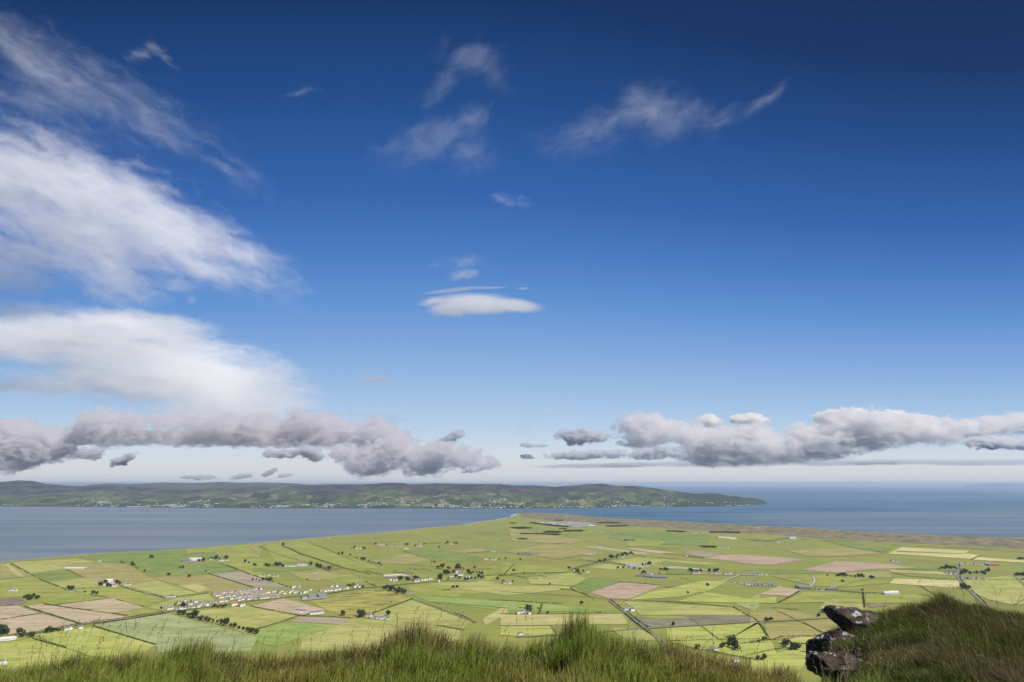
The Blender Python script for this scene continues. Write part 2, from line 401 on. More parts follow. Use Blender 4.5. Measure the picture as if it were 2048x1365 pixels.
cloud('cloud', 'small dark cap shaped scrap of cloud, upper of two in the gap between the banks',
      [(1055, 891, 16, 5, 0, 1.3), (1080, 892, 18, 2.5, 0, 1.0)], depth=24000, dens=4.1, group=SCUD, warm=(0.85, 0.865, 0.91), seed=32.1, thick=12, nscale=2.4, warp=2)
cloud('cloud', 'small dark cap shaped scrap of cloud, lower of two in the gap between the banks',
      [(1055, 914, 15, 5.5, 0, 1.3)], depth=24000, dens=4.1, group=SCUD, warm=(0.85, 0.865, 0.91), seed=33.3, thick=12, nscale=2.4, warp=2)
cloud('cloud', 'small dark oval scrap right below the white topped bank',
      [(945, 939, 18, 7, 6, 1.3)], depth=24000, dens=4.4, group=SCUD, warm=(0.85, 0.865, 0.91), seed=34.3, thick=12, nscale=2.4, warp=2)
cloud('cloud', 'low broken row of grey scraps right above the far bluish hills',
      [(400, 955, 40, 5, 0, 1.2), (486, 953, 26, 6, 8, 1.1), (540, 944, 20, 6, 25, 1.0), (570, 952, 18, 4, 5, 1.0)], depth=23000, dens=2.8, group=SCUD, warm=(0.85, 0.865, 0.91), seed=35.3, thick=12, nscale=2.4, warp=4)
cloud('stratus_streak', 'long thin blue grey streak of cloud lying along the right horizon',
      [(1230, 931, 190, 4.5, 1.2, 1.3), (1480, 926, 260, 5.5, 1, 1.4), (1760, 925, 240, 4.5, 1, 1.3), (2000, 926, 200, 4, 1, 1.3), (1620, 918, 120, 2.5, 0, 1.1), (1420, 931, 180, 4, 0, 1.0)],
      depth=27000, dens=2.2, warm=(.80, .82, .89), style='streak', angle=1, stretch=7, seed=36.3, thick=30, warp=3)

# ------------------------------------------------------------------ sea, plain, beaches, dunes, far shore
def interp(xs, ys):
    xs = np.array(xs, float); ys = np.array(ys, float)
    return lambda x: np.interp(x, xs, ys)

t = NT('sea')
P = t.pos()
n1 = t.noise(t.mapping(P, rot=(0, 0, 0.25), scale=(0.00022, 0.0011, 1)), 1.0, 5, 0.6, 0.6)
n2 = t.noise(t.mapping(P, rot=(0, 0, 0.12), scale=(0.00022, 0.0022, 1)), 1.0, 5, 0.62, 0.5)
sepn = t.node('ShaderNodeSeparateXYZ'); t.put(sepn.inputs[0], P)
# silty shallow water of the lough to the west and along the beach, clear deep water to the north
silt = t.range(t.math('ADD', t.math('MULTIPLY', sepn.outputs[1], 0.5), t.math('MULTIPLY', sepn.outputs[0], 1.6)), 600.0, 7200.0, 1.0, 0.0, smooth=True)
bay = t.math('MULTIPLY', t.range(sepn.outputs[0], 1500.0, 3200.0, 0.0, 1.0, smooth=True), t.range(t.math('ADD', sepn.outputs[1], t.math('MULTIPLY', sepn.outputs[0], -0.35)), 8800.0, 6600.0, 0.0, 0.8, smooth=True))
silt = t.math('MAXIMUM', silt, bay)
silt = t.math('ADD', silt, t.math('MULTIPLY', t.math('SUBTRACT', n1, 0.5), 0.9), clamp=True)
deep = t.mix(t.range(n2, 0.42, 0.60), (0.010, 0.058, 0.125), (0.050, 0.135, 0.225))
shal = t.mix(t.range(n2, 0.42, 0.60), (0.095, 0.135, 0.185), (0.145, 0.18, 0.222))
col = t.mix(silt, deep, shal)
wav = t.noise(t.mapping(P, scale=(0.02, 0.05, 1)), 1.0, 4, 0.6)
m_sea = t.done(col, rough=0.42, spec=0.05, normal=t.bump(wav, 0.15, 3.0))
R_ = 95000.0
V = [(-R_, -9000, 0), (R_, -9000, 0), (R_, R_, 0), (-R_, R_, 0)]
tag(link('sea', mesh_from('sea', V, [(0, 1, 2, 3)], [m_sea])), kind='structure')

COAST_L = [(-330, 1150), (-120, 1136), (0, 1126), (23, 1124), (89, 1118), (183, 1109.5), (270, 1104.5), (368, 1099.5), (440, 1093.5), (520, 1087.5), (563, 1083), (657, 1075), (774, 1066), (881, 1055), (937, 1050), (975, 1044), (1000, 1040), (1028, 1034.5)]
COAST_R = [(1028, 1034.5), (1027, 1030.5), (1040, 1027.5), (1055, 1026.6), (1090, 1027.2), (1127, 1029.2), (1190, 1034.8), (1228, 1038), (1300, 1041), (1368, 1044.5), (1445, 1048.5), (1520, 1052.5), (1644, 1059.5), (1754, 1066.5), (1901, 1073.5), (2048, 1078), (2330, 1089)]
coast = [at(u, v, 0) for u, v in COAST_L + COAST_R[1:]]
def densify(pts, step, amp=0.0, seed=0.0):
    out = []
    for a, b in zip(pts[:-1], pts[1:]):
        n = max(1, int((b - a).length / step))
        for i in range(n):
            p = a.lerp(b, i / n)
            if amp:
                d = (b - a).normalized(); nv = Vector((-d.y, d.x, 0))
                p = p + nv * amp * mnoise.noise(Vector((p.x * 0.006 + seed, p.y * 0.006, 0)))
            out.append(p)
    out.append(pts[-1])
    return out
coast = densify(coast, 60, 9.0)
border = [p.copy() for p in coast] + [Vector((9000, 3000, 0)), Vector((9000, -6000, 0)), Vector((-9000, -6000, 0)), Vector((-9000, 2400, 0))]

t = NT('plain_turf')
P = t.pos()
nb = t.noise(P, 0.0016, 4, 0.55)
ns = t.noise(P, 0.02, 5, 0.65)
ngr = t.noise(t.mapping(P, rot=(0, 0, 0.5), scale=(0.004, 0.016, 1)), 1.0, 4, 0.6)
base = t.ramp(nb, [(0.32, (0.180, 0.192, 0.054)), (0.46, (0.258, 0.258, 0.062)), (0.56, (0.204, 0.234, 0.055)), (0.7, (0.246, 0.222, 0.078))])
base = t.mix(t.range(ngr, 0.35, 0.7, 0.0, 0.5), base, (0.174, 0.210, 0.055))
base = t.mix(t.range(ns, 0.5, 0.72, 0.0, 0.45), base, (0.180, 0.144, 0.060))
m_plain = t.done(base, 0.95, 0.05)
bm = bmesh.new()
vs = [bm.verts.new((p.x, p.y, PLAIN)) for p in border]
f = bm.faces.new(vs); bmesh.ops.triangulate(bm, faces=[f])
for f in bm.faces:
    if f.normal.z < 0: f.normal_flip()
me = bpy.data.meshes.new('plain'); bm.to_mesh(me); bm.free(); me.materials.append(m_plain)
tag(link('plain_ground', me), kind='structure')

t = NT('beach_sand')
sn = t.noise(t.pos(), 0.03, 4)
m_sand = t.done(t.mix(sn, (0.30, 0.25, 0.19), (0.44, 0.39, 0.32)), 0.95, 0.05)
V, Fs = [], []
for i, p in enumerate(coast):
    a = coast[max(i - 1, 0)]; b = coast[min(i + 1, len(coast) - 1)]
    d = (b - a); d.z = 0; d.normalize(); nv = Vector((-d.y, d.x, 0))
    w = (58 if p.x < 0 else 40) + 20 * mnoise.noise(Vector((p.x * 0.002, p.y * 0.002, 5)))
    V += [tuple(p - nv * 4 + Vector((0, 0, PLAIN + 0.3))), tuple(p + nv * w + Vector((0, 0, -0.35)))]
    if i: k = 2 * i; Fs.append((k - 2, k, k + 1, k - 1))
tag(link('beach', mesh_from('beach', V, Fs, [m_sand])), kind='structure')

# dunes behind the ocean beach
t = NT('dune_marram')
P = t.pos()
dn = t.noise(P, 0.012, 5, 0.6)
dn2 = t.noise(P, 0.05, 4, 0.6)
c = t.ramp(dn, [(0.36, (0.060, 0.075, 0.030)), (0.46, (0.17, 0.145, 0.085)), (0.58, (0.215, 0.18, 0.115)), (0.68, (0.36, 0.30, 0.22))])
m_dune = t.done(t.mix(t.range(dn2, 0.5, 0.75, 0, 0.6), c, (0.075, 0.085, 0.035)), 0.95, 0.05)
inner = interp([1030, 1055, 1127, 1190, 1300, 1400, 1520, 1640, 1750, 1900, 2048, 2330], [1036.5, 1037.5, 1046, 1051, 1056, 1063, 1070, 1079, 1085, 1093, 1101, 1117])
outer = interp([u for u, v in COAST_R[2:]], [v for u, v in COAST_R[2:]])
V, Fs = [], []
NU, NS = 420, 26
for i in range(NU):
    u = 1042 + (2320 - 1042) * i / (NU - 1)
    pa, pb = at(u, float(outer(u)) + 0.25, 0), at(u, float(inner(u)), 0)
    hw = min(1, max(0.12, (u - 1250) / 420.0))
    for j in range(NS):
        s = j / (NS - 1)
        p = pa.lerp(pb, s)
        e = min(1, s * 7) * (1 - max(0, (s - 0.30) / 0.70)) ** 1.1
        nz = mnoise.fractal(Vector((p.x * 0.010, p.y * 0.010, 2)), 0.9, 2.0, 5)
        h = e * (4 + 11 * hw * (0.55 + 0.75 * nz)) + 0.25 * (1 if 0 < s < 1 else -1.5)
        V.append((p.x, p.y, PLAIN + max(h, 0.2 if 0 < s < 1 else -0.6)))
for i in range(NU - 1):
    for j in range(NS - 1):
        k = i * NS + j
        Fs.append((k, k + 1, k + NS + 1, k + NS))
tag(link('dunes', mesh_from('dunes', V, Fs, [m_dune], smooth=True)), kind='structure')

# hills across the water
SHORE = interp([-300, 0, 200, 330, 500, 700, 1000, 1160, 1270, 1380, 1480, 1520, 1536], [1012.5, 1013.6, 1014.6, 1016, 1017, 1017.6, 1018, 1017.5, 1014.6, 1014, 1012.5, 1009.5, 1007.6])
RIDGE = interp([-300, -120, 0, 30, 58, 88, 127, 163, 203, 264, 305, 325, 381, 420, 470, 508, 533, 550, 596, 652, 716, 749, 767, 802, 817, 868, 957, 1000, 1025, 1066, 1112, 1142, 1175, 1205, 1235, 1284, 1328, 1366, 1394, 1421, 1443, 1462, 1476, 1489, 1511, 1528, 1536],
               [966, 969, 964, 961, 962.3, 968.4, 971, 973, 973, 973, 978, 980, 980, 978.5, 977.6, 975.5, 975, 973.5, 971.7, 968.7, 969.2, 968, 966, 966.2, 968.7, 967, 968.7, 968.5, 971, 971, 974, 971.4, 968.7, 967.8, 971.5, 973, 979.6, 985, 988, 987, 989, 993, 992.5, 995.5, 996.6, 1002, 1007])
DEEP = interp([-300, 1000, 1200, 1330, 1460, 1520, 1536], [4200, 3600, 2800, 1900, 1000, 300, 120])
def hill_at(u, s):
    """surface point of the far shore, s = 0 at the water, 1 on the skyline"""
    sh = at(u, float(SHORE(u)), 0)
    d0 = math.hypot(sh.x, sh.y); dd = float(DEEP(u)); dr = d0 + dd
    rp = at_dist(u, float(RIDGE(u)), dr)
    hr = rp.z
    d = d0 + dd * s
    dirv = Vector((sh.x, sh.y, 0)) / d0
    p = dirv * d
    if s <= 1:
        prof = 0.03 + 0.97 * (0.35 * s + 0.65 * s ** 1.7) if s > 0 else -0.02
        nz = mnoise.fractal(Vector((p.x * 0.0009, p.y * 0.0009, 1)), 1.0, 2.0, 5)
        z = hr * prof + (nz * 0.32 - 0.16 * abs(mnoise.noise(Vector((p.x * 0.0022, p.y * 0.0012, 4))))) * hr * math.sin(math.pi * min(max(s, 0), 1)) - (2.0 if s <= 0 else 0)
        if s > 0: z = min(z, EYE + (hr - EYE) * d / dr - 6.0 * (1 - s))
    else:
        z = hr * max(0.0, 1 - 0.55 * (s - 1) ** 1.2) - (s - 1) * 20
    return Vector((p.x, p.y, z))
t = NT('far_shore_land')
P = t.pos()
sp = t.node('ShaderNodeSeparateXYZ'); t.put(sp.inputs[0], P)
wob = t.vec('ADD', P, t.vec('SCALE', t.vec('SUBTRACT', t.noise(P, 0.002, 3, out='Color'), (0.5, 0.5, 0.5)), scale=220.0))
Q = t.mapping(wob, rot=(0, 0, 0.35), scale=(1 / 170.0, 1 / 420.0, 0.0))
vo = t.node('ShaderNodeTexVoronoi', feature='F1', voronoi_dimensions='2D'); t.put(vo.inputs['Vector'], Q); vo.inputs['Scale'].default_value = 1.0
sv = t.node('ShaderNodeSeparateColor'); t.put(sv.inputs[0], vo.outputs['Color'])
ve = t.node('ShaderNodeTexVoronoi', feature='DISTANCE_TO_EDGE', voronoi_dimensions='2D'); t.put(ve.inputs['Vector'], Q); ve.inputs['Scale'].default_value = 1.0
fields = t.ramp(sv.outputs[0], [(0.0, (0.030, 0.046, 0.020)), (0.3, (0.056, 0.080, 0.030)), (0.6, (0.086, 0.112, 0.044)), (0.9, (0.125, 0.145, 0.060)), (0.97, (0.15, 0.135, 0.07)), (1.0, (0.18, 0.15, 0.09))])
hedge_m = t.range(ve.outputs['Distance'], 0.02, 0.07, 0.85, 0.0)
fields = t.mix(hedge_m, fields, (0.018, 0.032, 0.012))
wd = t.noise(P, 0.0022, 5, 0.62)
woods_shade = t.range(t.math('SUBTRACT', wd, t.math('MULTIPLY', sp.outputs[2], 0.0005)), 0.47, 0.53, 0.0, 0.95)  # woodland patches, also standing in for cloud shadow in the land colour
fields = t.mix(woods_shade, fields, (0.016, 0.030, 0.012))
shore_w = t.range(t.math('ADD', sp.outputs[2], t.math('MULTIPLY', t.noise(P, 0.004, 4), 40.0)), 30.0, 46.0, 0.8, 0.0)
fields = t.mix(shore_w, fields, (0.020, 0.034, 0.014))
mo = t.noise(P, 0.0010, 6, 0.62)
moor_shade_col = t.ramp(t.noise(P, 0.004, 5, 0.6), [(0.38, (0.013, 0.012, 0.018)), (0.5, (0.042, 0.034, 0.038)), (0.62, (0.088, 0.078, 0.056))])  # heather tones, the darkest also imitating cloud shadow
moor_shade = t.range(t.math('ADD', sp.outputs[2], t.math('MULTIPLY', t.math('SUBTRACT', mo, 0.5), 760.0)), 165.0, 250.0, 0.0, 1.0, smooth=True)  # high heather patches doubling as cloud shadow painted into the slopes
head_shade = t.range(t.math('ADD', sp.outputs[0], t.math('MULTIPLY', t.math('SUBTRACT', mo, 0.5), 1800.0)), 2900.0, 3500.0, 0.0, 0.9, smooth=True)  # right headland darkened in its colour for the cloud shadow on it
land = t.mix(moor_shade, fields, moor_shade_col)
land = t.mix(head_shade, land, (0.024, 0.034, 0.016))
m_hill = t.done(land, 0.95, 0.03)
V, Fs = [], []
US = list(np.linspace(-300, 1440, 420)) + list(np.linspace(1444, 1536, 40))
SS = [-0.02] + list(np.linspace(0.0, 1.0, 46)) + [1.15, 1.4, 1.8, 2.4]
for u in US:
    for s in SS: V.append(tuple(hill_at(u, s)))
n = len(SS)
for i in range(len(US) - 1):
    for j in range(n - 1):
        k = i * n + j
        Fs.append((k, k + n, k + n + 1, k + 1))
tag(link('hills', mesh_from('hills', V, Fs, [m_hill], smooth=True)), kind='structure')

def far_range(name, us, vs, dist, depth, mat):
    V, Fs = [], []
    f = interp(us, vs)
    N = 160
    for i in range(N):
        u = us[0] + (us[-1] - us[0]) * i / (N - 1)
        for k, s in enumerate((-1, -0.6, -0.3, 0, 0.5, 1)):
            p = at_dist(u, float(f(u)), dist)
            d = Vector((p.x, p.y, 0)).normalized()
            prof = 1 - abs(s) ** 1.3
            wob = 1 + 0.05 * mnoise.noise(Vector((u * 0.05, s * 3, 0)))
            q = d * (dist + depth * s)
            V.append((q.x, q.y, max(-3, p.z * prof * (wob if s else 1) - (4 if abs(s) == 1 else 0))))
        if i:
            for k in range(5):
                a = (i - 1) * 6 + k
                Fs.append((a, a + 6, a + 7, a + 1))
    tag(link(name, mesh_from(name, V, Fs, [mat], smooth=True)), kind='structure')
t = NT('far_moor'); m_far = t.done(t.mix(t.range(t.noise(t.pos(), 0.0012, 5), 0.35, 0.65), (0.022, 0.03, 0.022), (0.055, 0.065, 0.035)), 0.95, 0.03)
far_range('mountains', [150, 182, 217, 258, 322, 362, 385, 444, 480, 520, 576, 609, 660], [975, 970, 967.4, 969, 965.5, 966, 967, 964.3, 966, 965.3, 967, 969, 976], 26000, 2600, m_far)
far_range('island_hills', [1930, 1965, 1985, 2010, 2030, 2060, 2120, 2200], [970.5, 969, 967.4, 966.6, 967.6, 967, 968, 971], 88000, 3000, m_far)

# the far shore's settlements: hundreds of white specks, one mass at this distance
t = NT('lime_wash'); m_white = t.done((0.80, 0.77, 0.72), 0.8, 0.2)
t = NT('slate'); m_slate = t.done(t.mix(t.noise(t.obj(), 0.6, 3), (0.10, 0.10, 0.11), (0.17, 0.165, 0.17)), 0.7, 0.3)
def gable(L, W, H, R):
    x, y = L / 2, W / 2; e = 0.35
    wv = [(-x, -y, -1.5), (x, -y, -1.5), (x, y, -1.5), (-x, y, -1.5), (-x, -y, H), (x, -y, H), (x, y, H), (-x, y, H), (-x, 0, H + R), (x, 0, H + R)]
    wf = [(0, 1, 5, 4), (2, 3, 7, 6), (1, 2, 6, 9, 5), (3, 0, 4, 8, 7)]
    k = R / y
    rv, rf = [], []
    for sg in (-1, 1):
        b = len(rv)
        rv += [(-x - e, sg * (y + e), H - e * k + .06), (x + e, sg * (y + e), H - e * k + .06), (x + e, 0, H + R + .06), (-x - e, 0, H + R + .06)]
        rf.append((b, b + 1, b + 2, b + 3) if sg < 0 else (b + 1, b, b + 3, b + 2))
    return wv, wf, rv, rf
V, Fs, FM = [], [], []
FAR = [(0, 40, 4, .03, .08), (120, 160, 5, .02, .05), (190, 330, 30, .02, .16), (270, 360, 45, .02, .10), (130, 330, 26, .15, .45), (330, 420, 36, .04, .26), (330, 480, 26, .15, .42), (500, 600, 34, .02, .12), (600, 740, 45, .02, .22), (740, 900, 55, .03, .28), (850, 1010, 60, .01, .24), (760, 1010, 40, .2, .42), (860, 880, 8, .42, .6), (1000, 1100, 34, .02, .4), (1120, 1290, 66, .04, .42), (1280, 1350, 22, .05, .4), (1330, 1440, 10, .2, .6), (1450, 1480, 8, .2, .6), (1475, 1500, 6, .03, .2), (900, 1000, 22, .005, .03), (1150, 1330, 18, .01, .04)]
rr = np.random.default_rng(11)
for (u0, u1, cnt, s0, s1) in FAR:
    cl = [(rr.uniform(u0, u1), rr.uniform(s0, s1)) for _ in range(max(2, cnt // 6))]
    for _ in range(int(cnt * 1.7)):
        if rr.random() < 0.7:
            c0 = cl[rr.integers(len(cl))]; u = c0[0] + rr.normal(0, 5.5); s = max(s0, c0[1] + rr.normal(0, .02))
        else: u, s = rr.uniform(u0, u1), rr.uniform(s0, s1)
        p = hill_at(u, s)
        big = rr.random()
        L, W = (rr.uniform(14, 28), 11) if big < .82 else (rr.uniform(30, 55), 18)
        wv, wf, rv, rf = gable(L, W, rr.uniform(3.5, 6.5), 3.0)
        a = rr.normal(0.35, 0.5); ca, sa = math.cos(a), math.sin(a)
        for vv, ff, mi in ((wv, wf, 0), (rv, rf, 1)):
            b = len(V)
            V += [(p.x + x * ca - y * sa, p.y + x * sa + y * ca, p.z + z + .8) for x, y, z in vv]
            Fs += [tuple(b + q for q in f) for f in ff]; FM += [mi] * len(ff)
tag(link('far_shore_houses', mesh_from('far_shore_houses', V, Fs, [m_white, m_slate], FM)), 'hundreds of tiny white houses strung along the far shore hillside', 'houses', kind='stuff')

# ------------------------------------------------------------------ fields
def field_mat(name, c1, c2, stripe=0.0, ang=0.4, sscale=0.35, patch=0.8, spots=None):
    t = NT(name)
    P = t.pos()
    a = t.noise(P, 0.006, 5, 0.6)
    b = t.noise(t.mapping(P, rot=(0, 0, ang), scale=(0.022, 0.042, 1)), 1.0, 6, 0.72)
    c = t.mix(t.range(a, 0.38, 0.62), c1, c2)
    c = t.mix(t.math('MULTIPLY', t.range(b, 0.45, 0.62), patch), c, tuple(x * y for x, y in zip(c1, (0.74, 0.66, 0.66))))
    big = t.noise(t.mapping(P, loc=(31, 7, 0), rot=(0, 0, -.3), scale=(.006, .018, 1)), 1.0, 6, .66)
    c = t.mix(t.range(big, .5, .6, 0, .75), c, tuple(x * y for x, y in zip(c2, (1.12, 1.0, 1.25))))
    if stripe:
        w = t.node('ShaderNodeTexNoise')
        t.put(w.inputs['Vector'], t.mapping(P, rot=(0, 0, ang), scale=(0.0012, 0.07, 0.0)))
        w.inputs['Scale'].default_value = 1.0; w.inputs['Detail'].default_value = 3
        c = t.mix(t.math('MULTIPLY', t.range(w.outputs['Fac'], 0.40, 0.60), stripe), c, tuple(min(1, x * 1.35) for x in c2))
        w2 = t.noise(t.mapping(P, rot=(0, 0, ang), scale=(0.002, 0.16, 0.0)), 1.0, 2)
        c = t.mix(t.math('MULTIPLY', t.range(w2, 0.5, 0.66), stripe * 0.7), c, tuple(x * 0.62 for x in c1))
    if spots:
        s = t.noise(t.mapping(P, rot=(0, 0, 0.5), scale=(0.012, 0.030, 1)), 1.0, 6, 0.72)
        c = t.mix(t.range(s, 0.52, 0.60, 0.0, 0.85), c, spots)
    return t.done(c, 0.95, 0.04)
DK = (0.050, 0.062, 0.022)
FM_ = {
    'y': field_mat('yellow_green_pasture', (0.267, 0.292, 0.084), (0.350, 0.356, 0.119), .25),
    'b': field_mat('bright_pasture', (0.275, 0.318, 0.075), (0.364, 0.390, 0.104), .25),
    'g': field_mat('mid_green_pasture', (0.202, 0.247, 0.057), (0.285, 0.302, 0.072), .22),
    'd': field_mat('deep_green_pasture', (0.137, 0.202, 0.055), (0.195, 0.247, 0.065), .2),
    'e': field_mat('cool_green_crop', (0.188, 0.280, 0.075), (0.260, 0.332, 0.090), .22),
    'p': field_mat('pale_barley', (0.240, 0.285, 0.123), (0.305, 0.345, 0.155), .2, 0.55),
    't': field_mat('tilled_tan_soil', (0.320, 0.262, 0.165), (0.420, 0.345, 0.230), .45, 0.30),
    'r': field_mat('reddish_ploughed_soil', (0.285, 0.210, 0.150), (0.385, 0.295, 0.215), .5, -0.12),
    'm': field_mat('grey_brown_fallow', (0.253, 0.220, 0.155), (0.325, 0.280, 0.202), .35, 0.35),
    'u': field_mat('dark_purple_soil', (0.169, 0.128, 0.104), (0.202, 0.159, 0.128), .2, 0.3),
    'o': field_mat('olive_rough_grass', (0.240, 0.231, 0.080), (0.305, 0.280, 0.104), .2, patch=.6),
    'c': field_mat('cream_stubble', (0.429, 0.390, 0.162), (0.520, 0.474, 0.220), .22, -0.05),
    's': field_mat('rushy_pasture', (0.280, 0.280, 0.072), (0.357, 0.338, 0.094), 0, spots=(0.110, 0.094, 0.029)),
    'x': field_mat('dark_scrub', (0.143, 0.150, 0.052), (0.202, 0.195, 0.072), 0, patch=.7, spots=(0.065, 0.065, 0.026)),
    'k': field_mat('grey_marsh', (0.182, 0.182, 0.110), (0.227, 0.220, 0.143), 0, spots=(0.117, 0.117, 0.065)),
    'h': field_mat('pale_hay_meadow', (0.325, 0.312, 0.117), (0.403, 0.377, 0.153), .3, 0.1),
}
FIELDS = """
o A 0,310 70,303 255,405 0,430
h A 40,312 62,310 205,412 150,415
y A 85,296 600,268 760,293 440,318 520,348 245,382
o A 440,322 735,295 1010,312 1130,400 1240,436 980,476 940,470 830,440 700,415 655,410 540,350
d A 265,390 540,360 652,412 378,442
g A 0,432 260,415 520,512 300,556 0,572
y A 380,448 700,418 830,470 795,488 525,502
m A 712,420 790,412 835,440 745,442
d A 610,262 730,235 1450,197 1490,232 1400,300 1420,312 1080,345 1000,308 775,290
d A 1480,225 1700,213 1795,255 1510,264
g A 1465,195 1930,155 B 100,150 A 2048,260 1790,262 1705,212 1480,222
d A 1100,352 1430,312 1760,300 1880,365 1640,388 1200,410
g A 1770,262 B 110,270 B 150,360 A 2040,410 1890,362 1745,300
m A 1650,386 A 1892,370 B 20,402 B 165,448 B 300,492 A 2000,497
o A 1205,412 1640,390 1985,500 1690,530 1262,440
h A 1400,480 1560,470 1660,512 1560,532
y A 985,480 1240,440 1548,540 1325,572
g A 575,500 950,492 1310,580 1145,650 872,576 645,545
g A 300,556 560,520 640,546 868,576 430,632 345,618 335,585
u A 0,588 150,570 215,612 180,630 0,640
t A 195,645 335,624 1042,730 705,784 625,778
t A 432,634 880,580 1148,656 885,695
t A 0,648 130,638 305,697 0,748
t A 0,752 328,700 622,786 258,856 0,872
g A 900,697 1160,657 1272,690 1042,724
y A 1165,650 1380,580 1640,545 1690,600 1440,605 1275,680
p A 740,792 1325,700 1440,735 2030,884 1960,1010 1250,1010 1220,944
b A 262,868 730,806 1222,950 1100,1030 860,1080 512,968
b A 0,932 250,902 505,972 820,1085 500,1200 0,1200
y A 1425,690 1955,642 B 30,650 B 402,724 B 22,830 A 1990,870 1855,830 1600,745
t B 15,640 268,580 592,670 425,712 200,680
e B 30,836 320,766 695,790 395,890 205,960 70,930
m B 412,727 800,740 705,785 305,764
s B 480,605 880,520 1000,502 1282,584 930,710 795,735 600,672
y B 930,716 1280,592 1760,762 1660,830 1480,795 1100,760
y B 400,892 700,790 805,740 1100,760 1480,800 1660,835 1600,1000 400,1000
e B 1285,557 1600,577 2048,602 C 960,800 C 340,800 C 0,790 B 1430,612
g B 1230,480 1450,462 C 30,600 C 0,640 B 1600,572 1295,560
y B 1450,462 1850,440 C 60,600 C 560,600 C 540,625 B 2020,560
d B 1440,277 1530,235 1800,245 1850,287 1600,297
d B 1200,207 1500,195 1700,232 1430,268
o B 1600,207 1820,185 1910,212 1700,227
o B 960,282 1250,228 1440,266 1300,310 1080,310
x B 530,332 640,320 725,350 610,368
g B 560,422 780,390 985,466 720,482
g B 110,160 250,150 410,235 560,290 380,300 200,290
g B 260,160 420,125 690,235 900,290 1020,345 740,340 500,255
o B 300,370 560,360 700,400 540,450 380,420
y B 1850,406 2048,396 C 110,470 B 1855,446
h B 1830,747 C 60,745 C 60,815 B 1850,797
d B 20,345 500,330 520,350 200,375 20,370
r C 702,655 950,572 1272,598 1012,708 862,700
d C 592,612 682,542 840,530 962,566 690,656
y C 692,455 870,422 1010,442 992,466 900,473
y C 860,412 1100,378 1742,425 1592,440 1200,440 1012,436
d C 1190,427 1300,405 1560,430 1802,470 1602,472
t C 1200,450 1400,445 1652,475 1502,482
t C 640,292 700,286 1200,346 1120,354 800,310
t C 982,305 1060,302 1382,338 1242,344 1100,325
r C 1620,382 1722,355 D 60,232 D 430,262 D 170,300 D 60,300 C 1850,412
m C 1432,332 1560,326 1742,347 1602,377
y C 960,722 1830,772 1950,832 1100,832 1062,782
k C 1060,840 1942,832 2022,890 1200,930 1100,890
b C 1310,935 1500,925 2048,892 D 50,730 D 140,860 C 1310,1035
y C 880,935 1100,942 1290,1035 1000,1035 900,960
x C 1290,606 1420,600 1562,622 1502,642 1352,632
b C 1165,655 1600,560 1800,565 1640,640 1400,690 1020,712
p C 1852,745 2048,665 D 75,590 D 40,650
h C 0,832 960,822 1010,905 0,912
b C 0,920 400,920 440,985 150,1000 0,990
g C 1110,840 1300,835 1500,850 1250,865
b C 1320,1040 D 0,850 D 160,870 D 180,925 D 0,970 D 0,1000 C 1500,1085
r D 390,338 640,276 920,285 1272,322 932,332 642,362
c D 1030,216 1130,170 1642,195 1602,215 1722,230 1662,258 1400,240
d D 1075,205 1110,195 1610,216 1580,222
c D 1672,262 1702,242 D 2048,268 2150,272 2150,290 2048,285
c D 1040,440 1082,405 1556,420 1582,460 1502,472
g D 1255,432 1275,405 1290,405 1266,438
t D 75,521 210,460 385,490 300,536
h D 1060,357 1032,336 1402,350 1552,385 1462,377
y D 1600,417 2048,372 2160,380 2160,590 1960,600 1782,562 1642,492
b D 1800,420 2100,400 2150,470 1720,440
o D 0,642 220,630 600,702 0,730
o D 100,752 640,702 660,760 560,830 150,862
b D 0,972 180,925 200,965 0,1000
b D 190,882 360,845 522,838 492,890 300,895
b D 0,1005 350,930 450,970 400,1060 300,1150 0,1150
y D 200,905 300,900 480,890 500,930 460,965 330,925
k D 872,597 962,585 1042,605 902,622
g D 400,505 820,515 845,590 560,580 230,590
y D 560,580 845,592 850,640 620,690 520,640
g D 870,515 1300,530 1240,590 860,590
d D 0,330 390,340 560,365 0,372
g D 150,385 560,372 1000,410 1040,440 640,470 480,460
o D 620,360 1040,352 1060,395 900,405
b C 1560,640 D 0,560 D 200,540 D 190,590 C 1860,735 C 1400,725 C 1600,660
d C 1310,460 1600,475 1490,510 1310,505
g C 0,415 560,470 520,495 190,495 0,510
y C 210,540 560,500 690,545 600,600 240,585
o C 60,140 380,200 700,240 560,270 100,250
o C 30,330 400,270 620,300 780,350 420,385
g C 420,390 700,375 860,395 780,410
d C 900,180 1300,180 1650,200 1640,285 1100,270 860,220
o D 260,190 760,175 980,215 700,240 430,235
d D 560,120 1060,170 1020,210 760,172
d D 1290,325 1560,300 1560,345 1060,335
g C 1000,230 1300,250 1250,290 1000,290
o A 1950,175 B 60,155 B 90,260 A 2048,235
"""
def flat_poly(name, pts, z, mat, kind='structure'):
    bm = bmesh.new()
    vs = [bm.verts.new((p.x, p.y, z)) for p in pts]
    f = bm.faces.new(vs)
    bmesh.ops.triangulate(bm, faces=[f])
    for f in bm.faces:
        if f.normal.z < 0: f.normal_flip()
    me = bpy.data.meshes.new(name); bm.to_mesh(me); bm.free(); me.materials.append(mat)
    return tag(link(name, me), kind=kind)
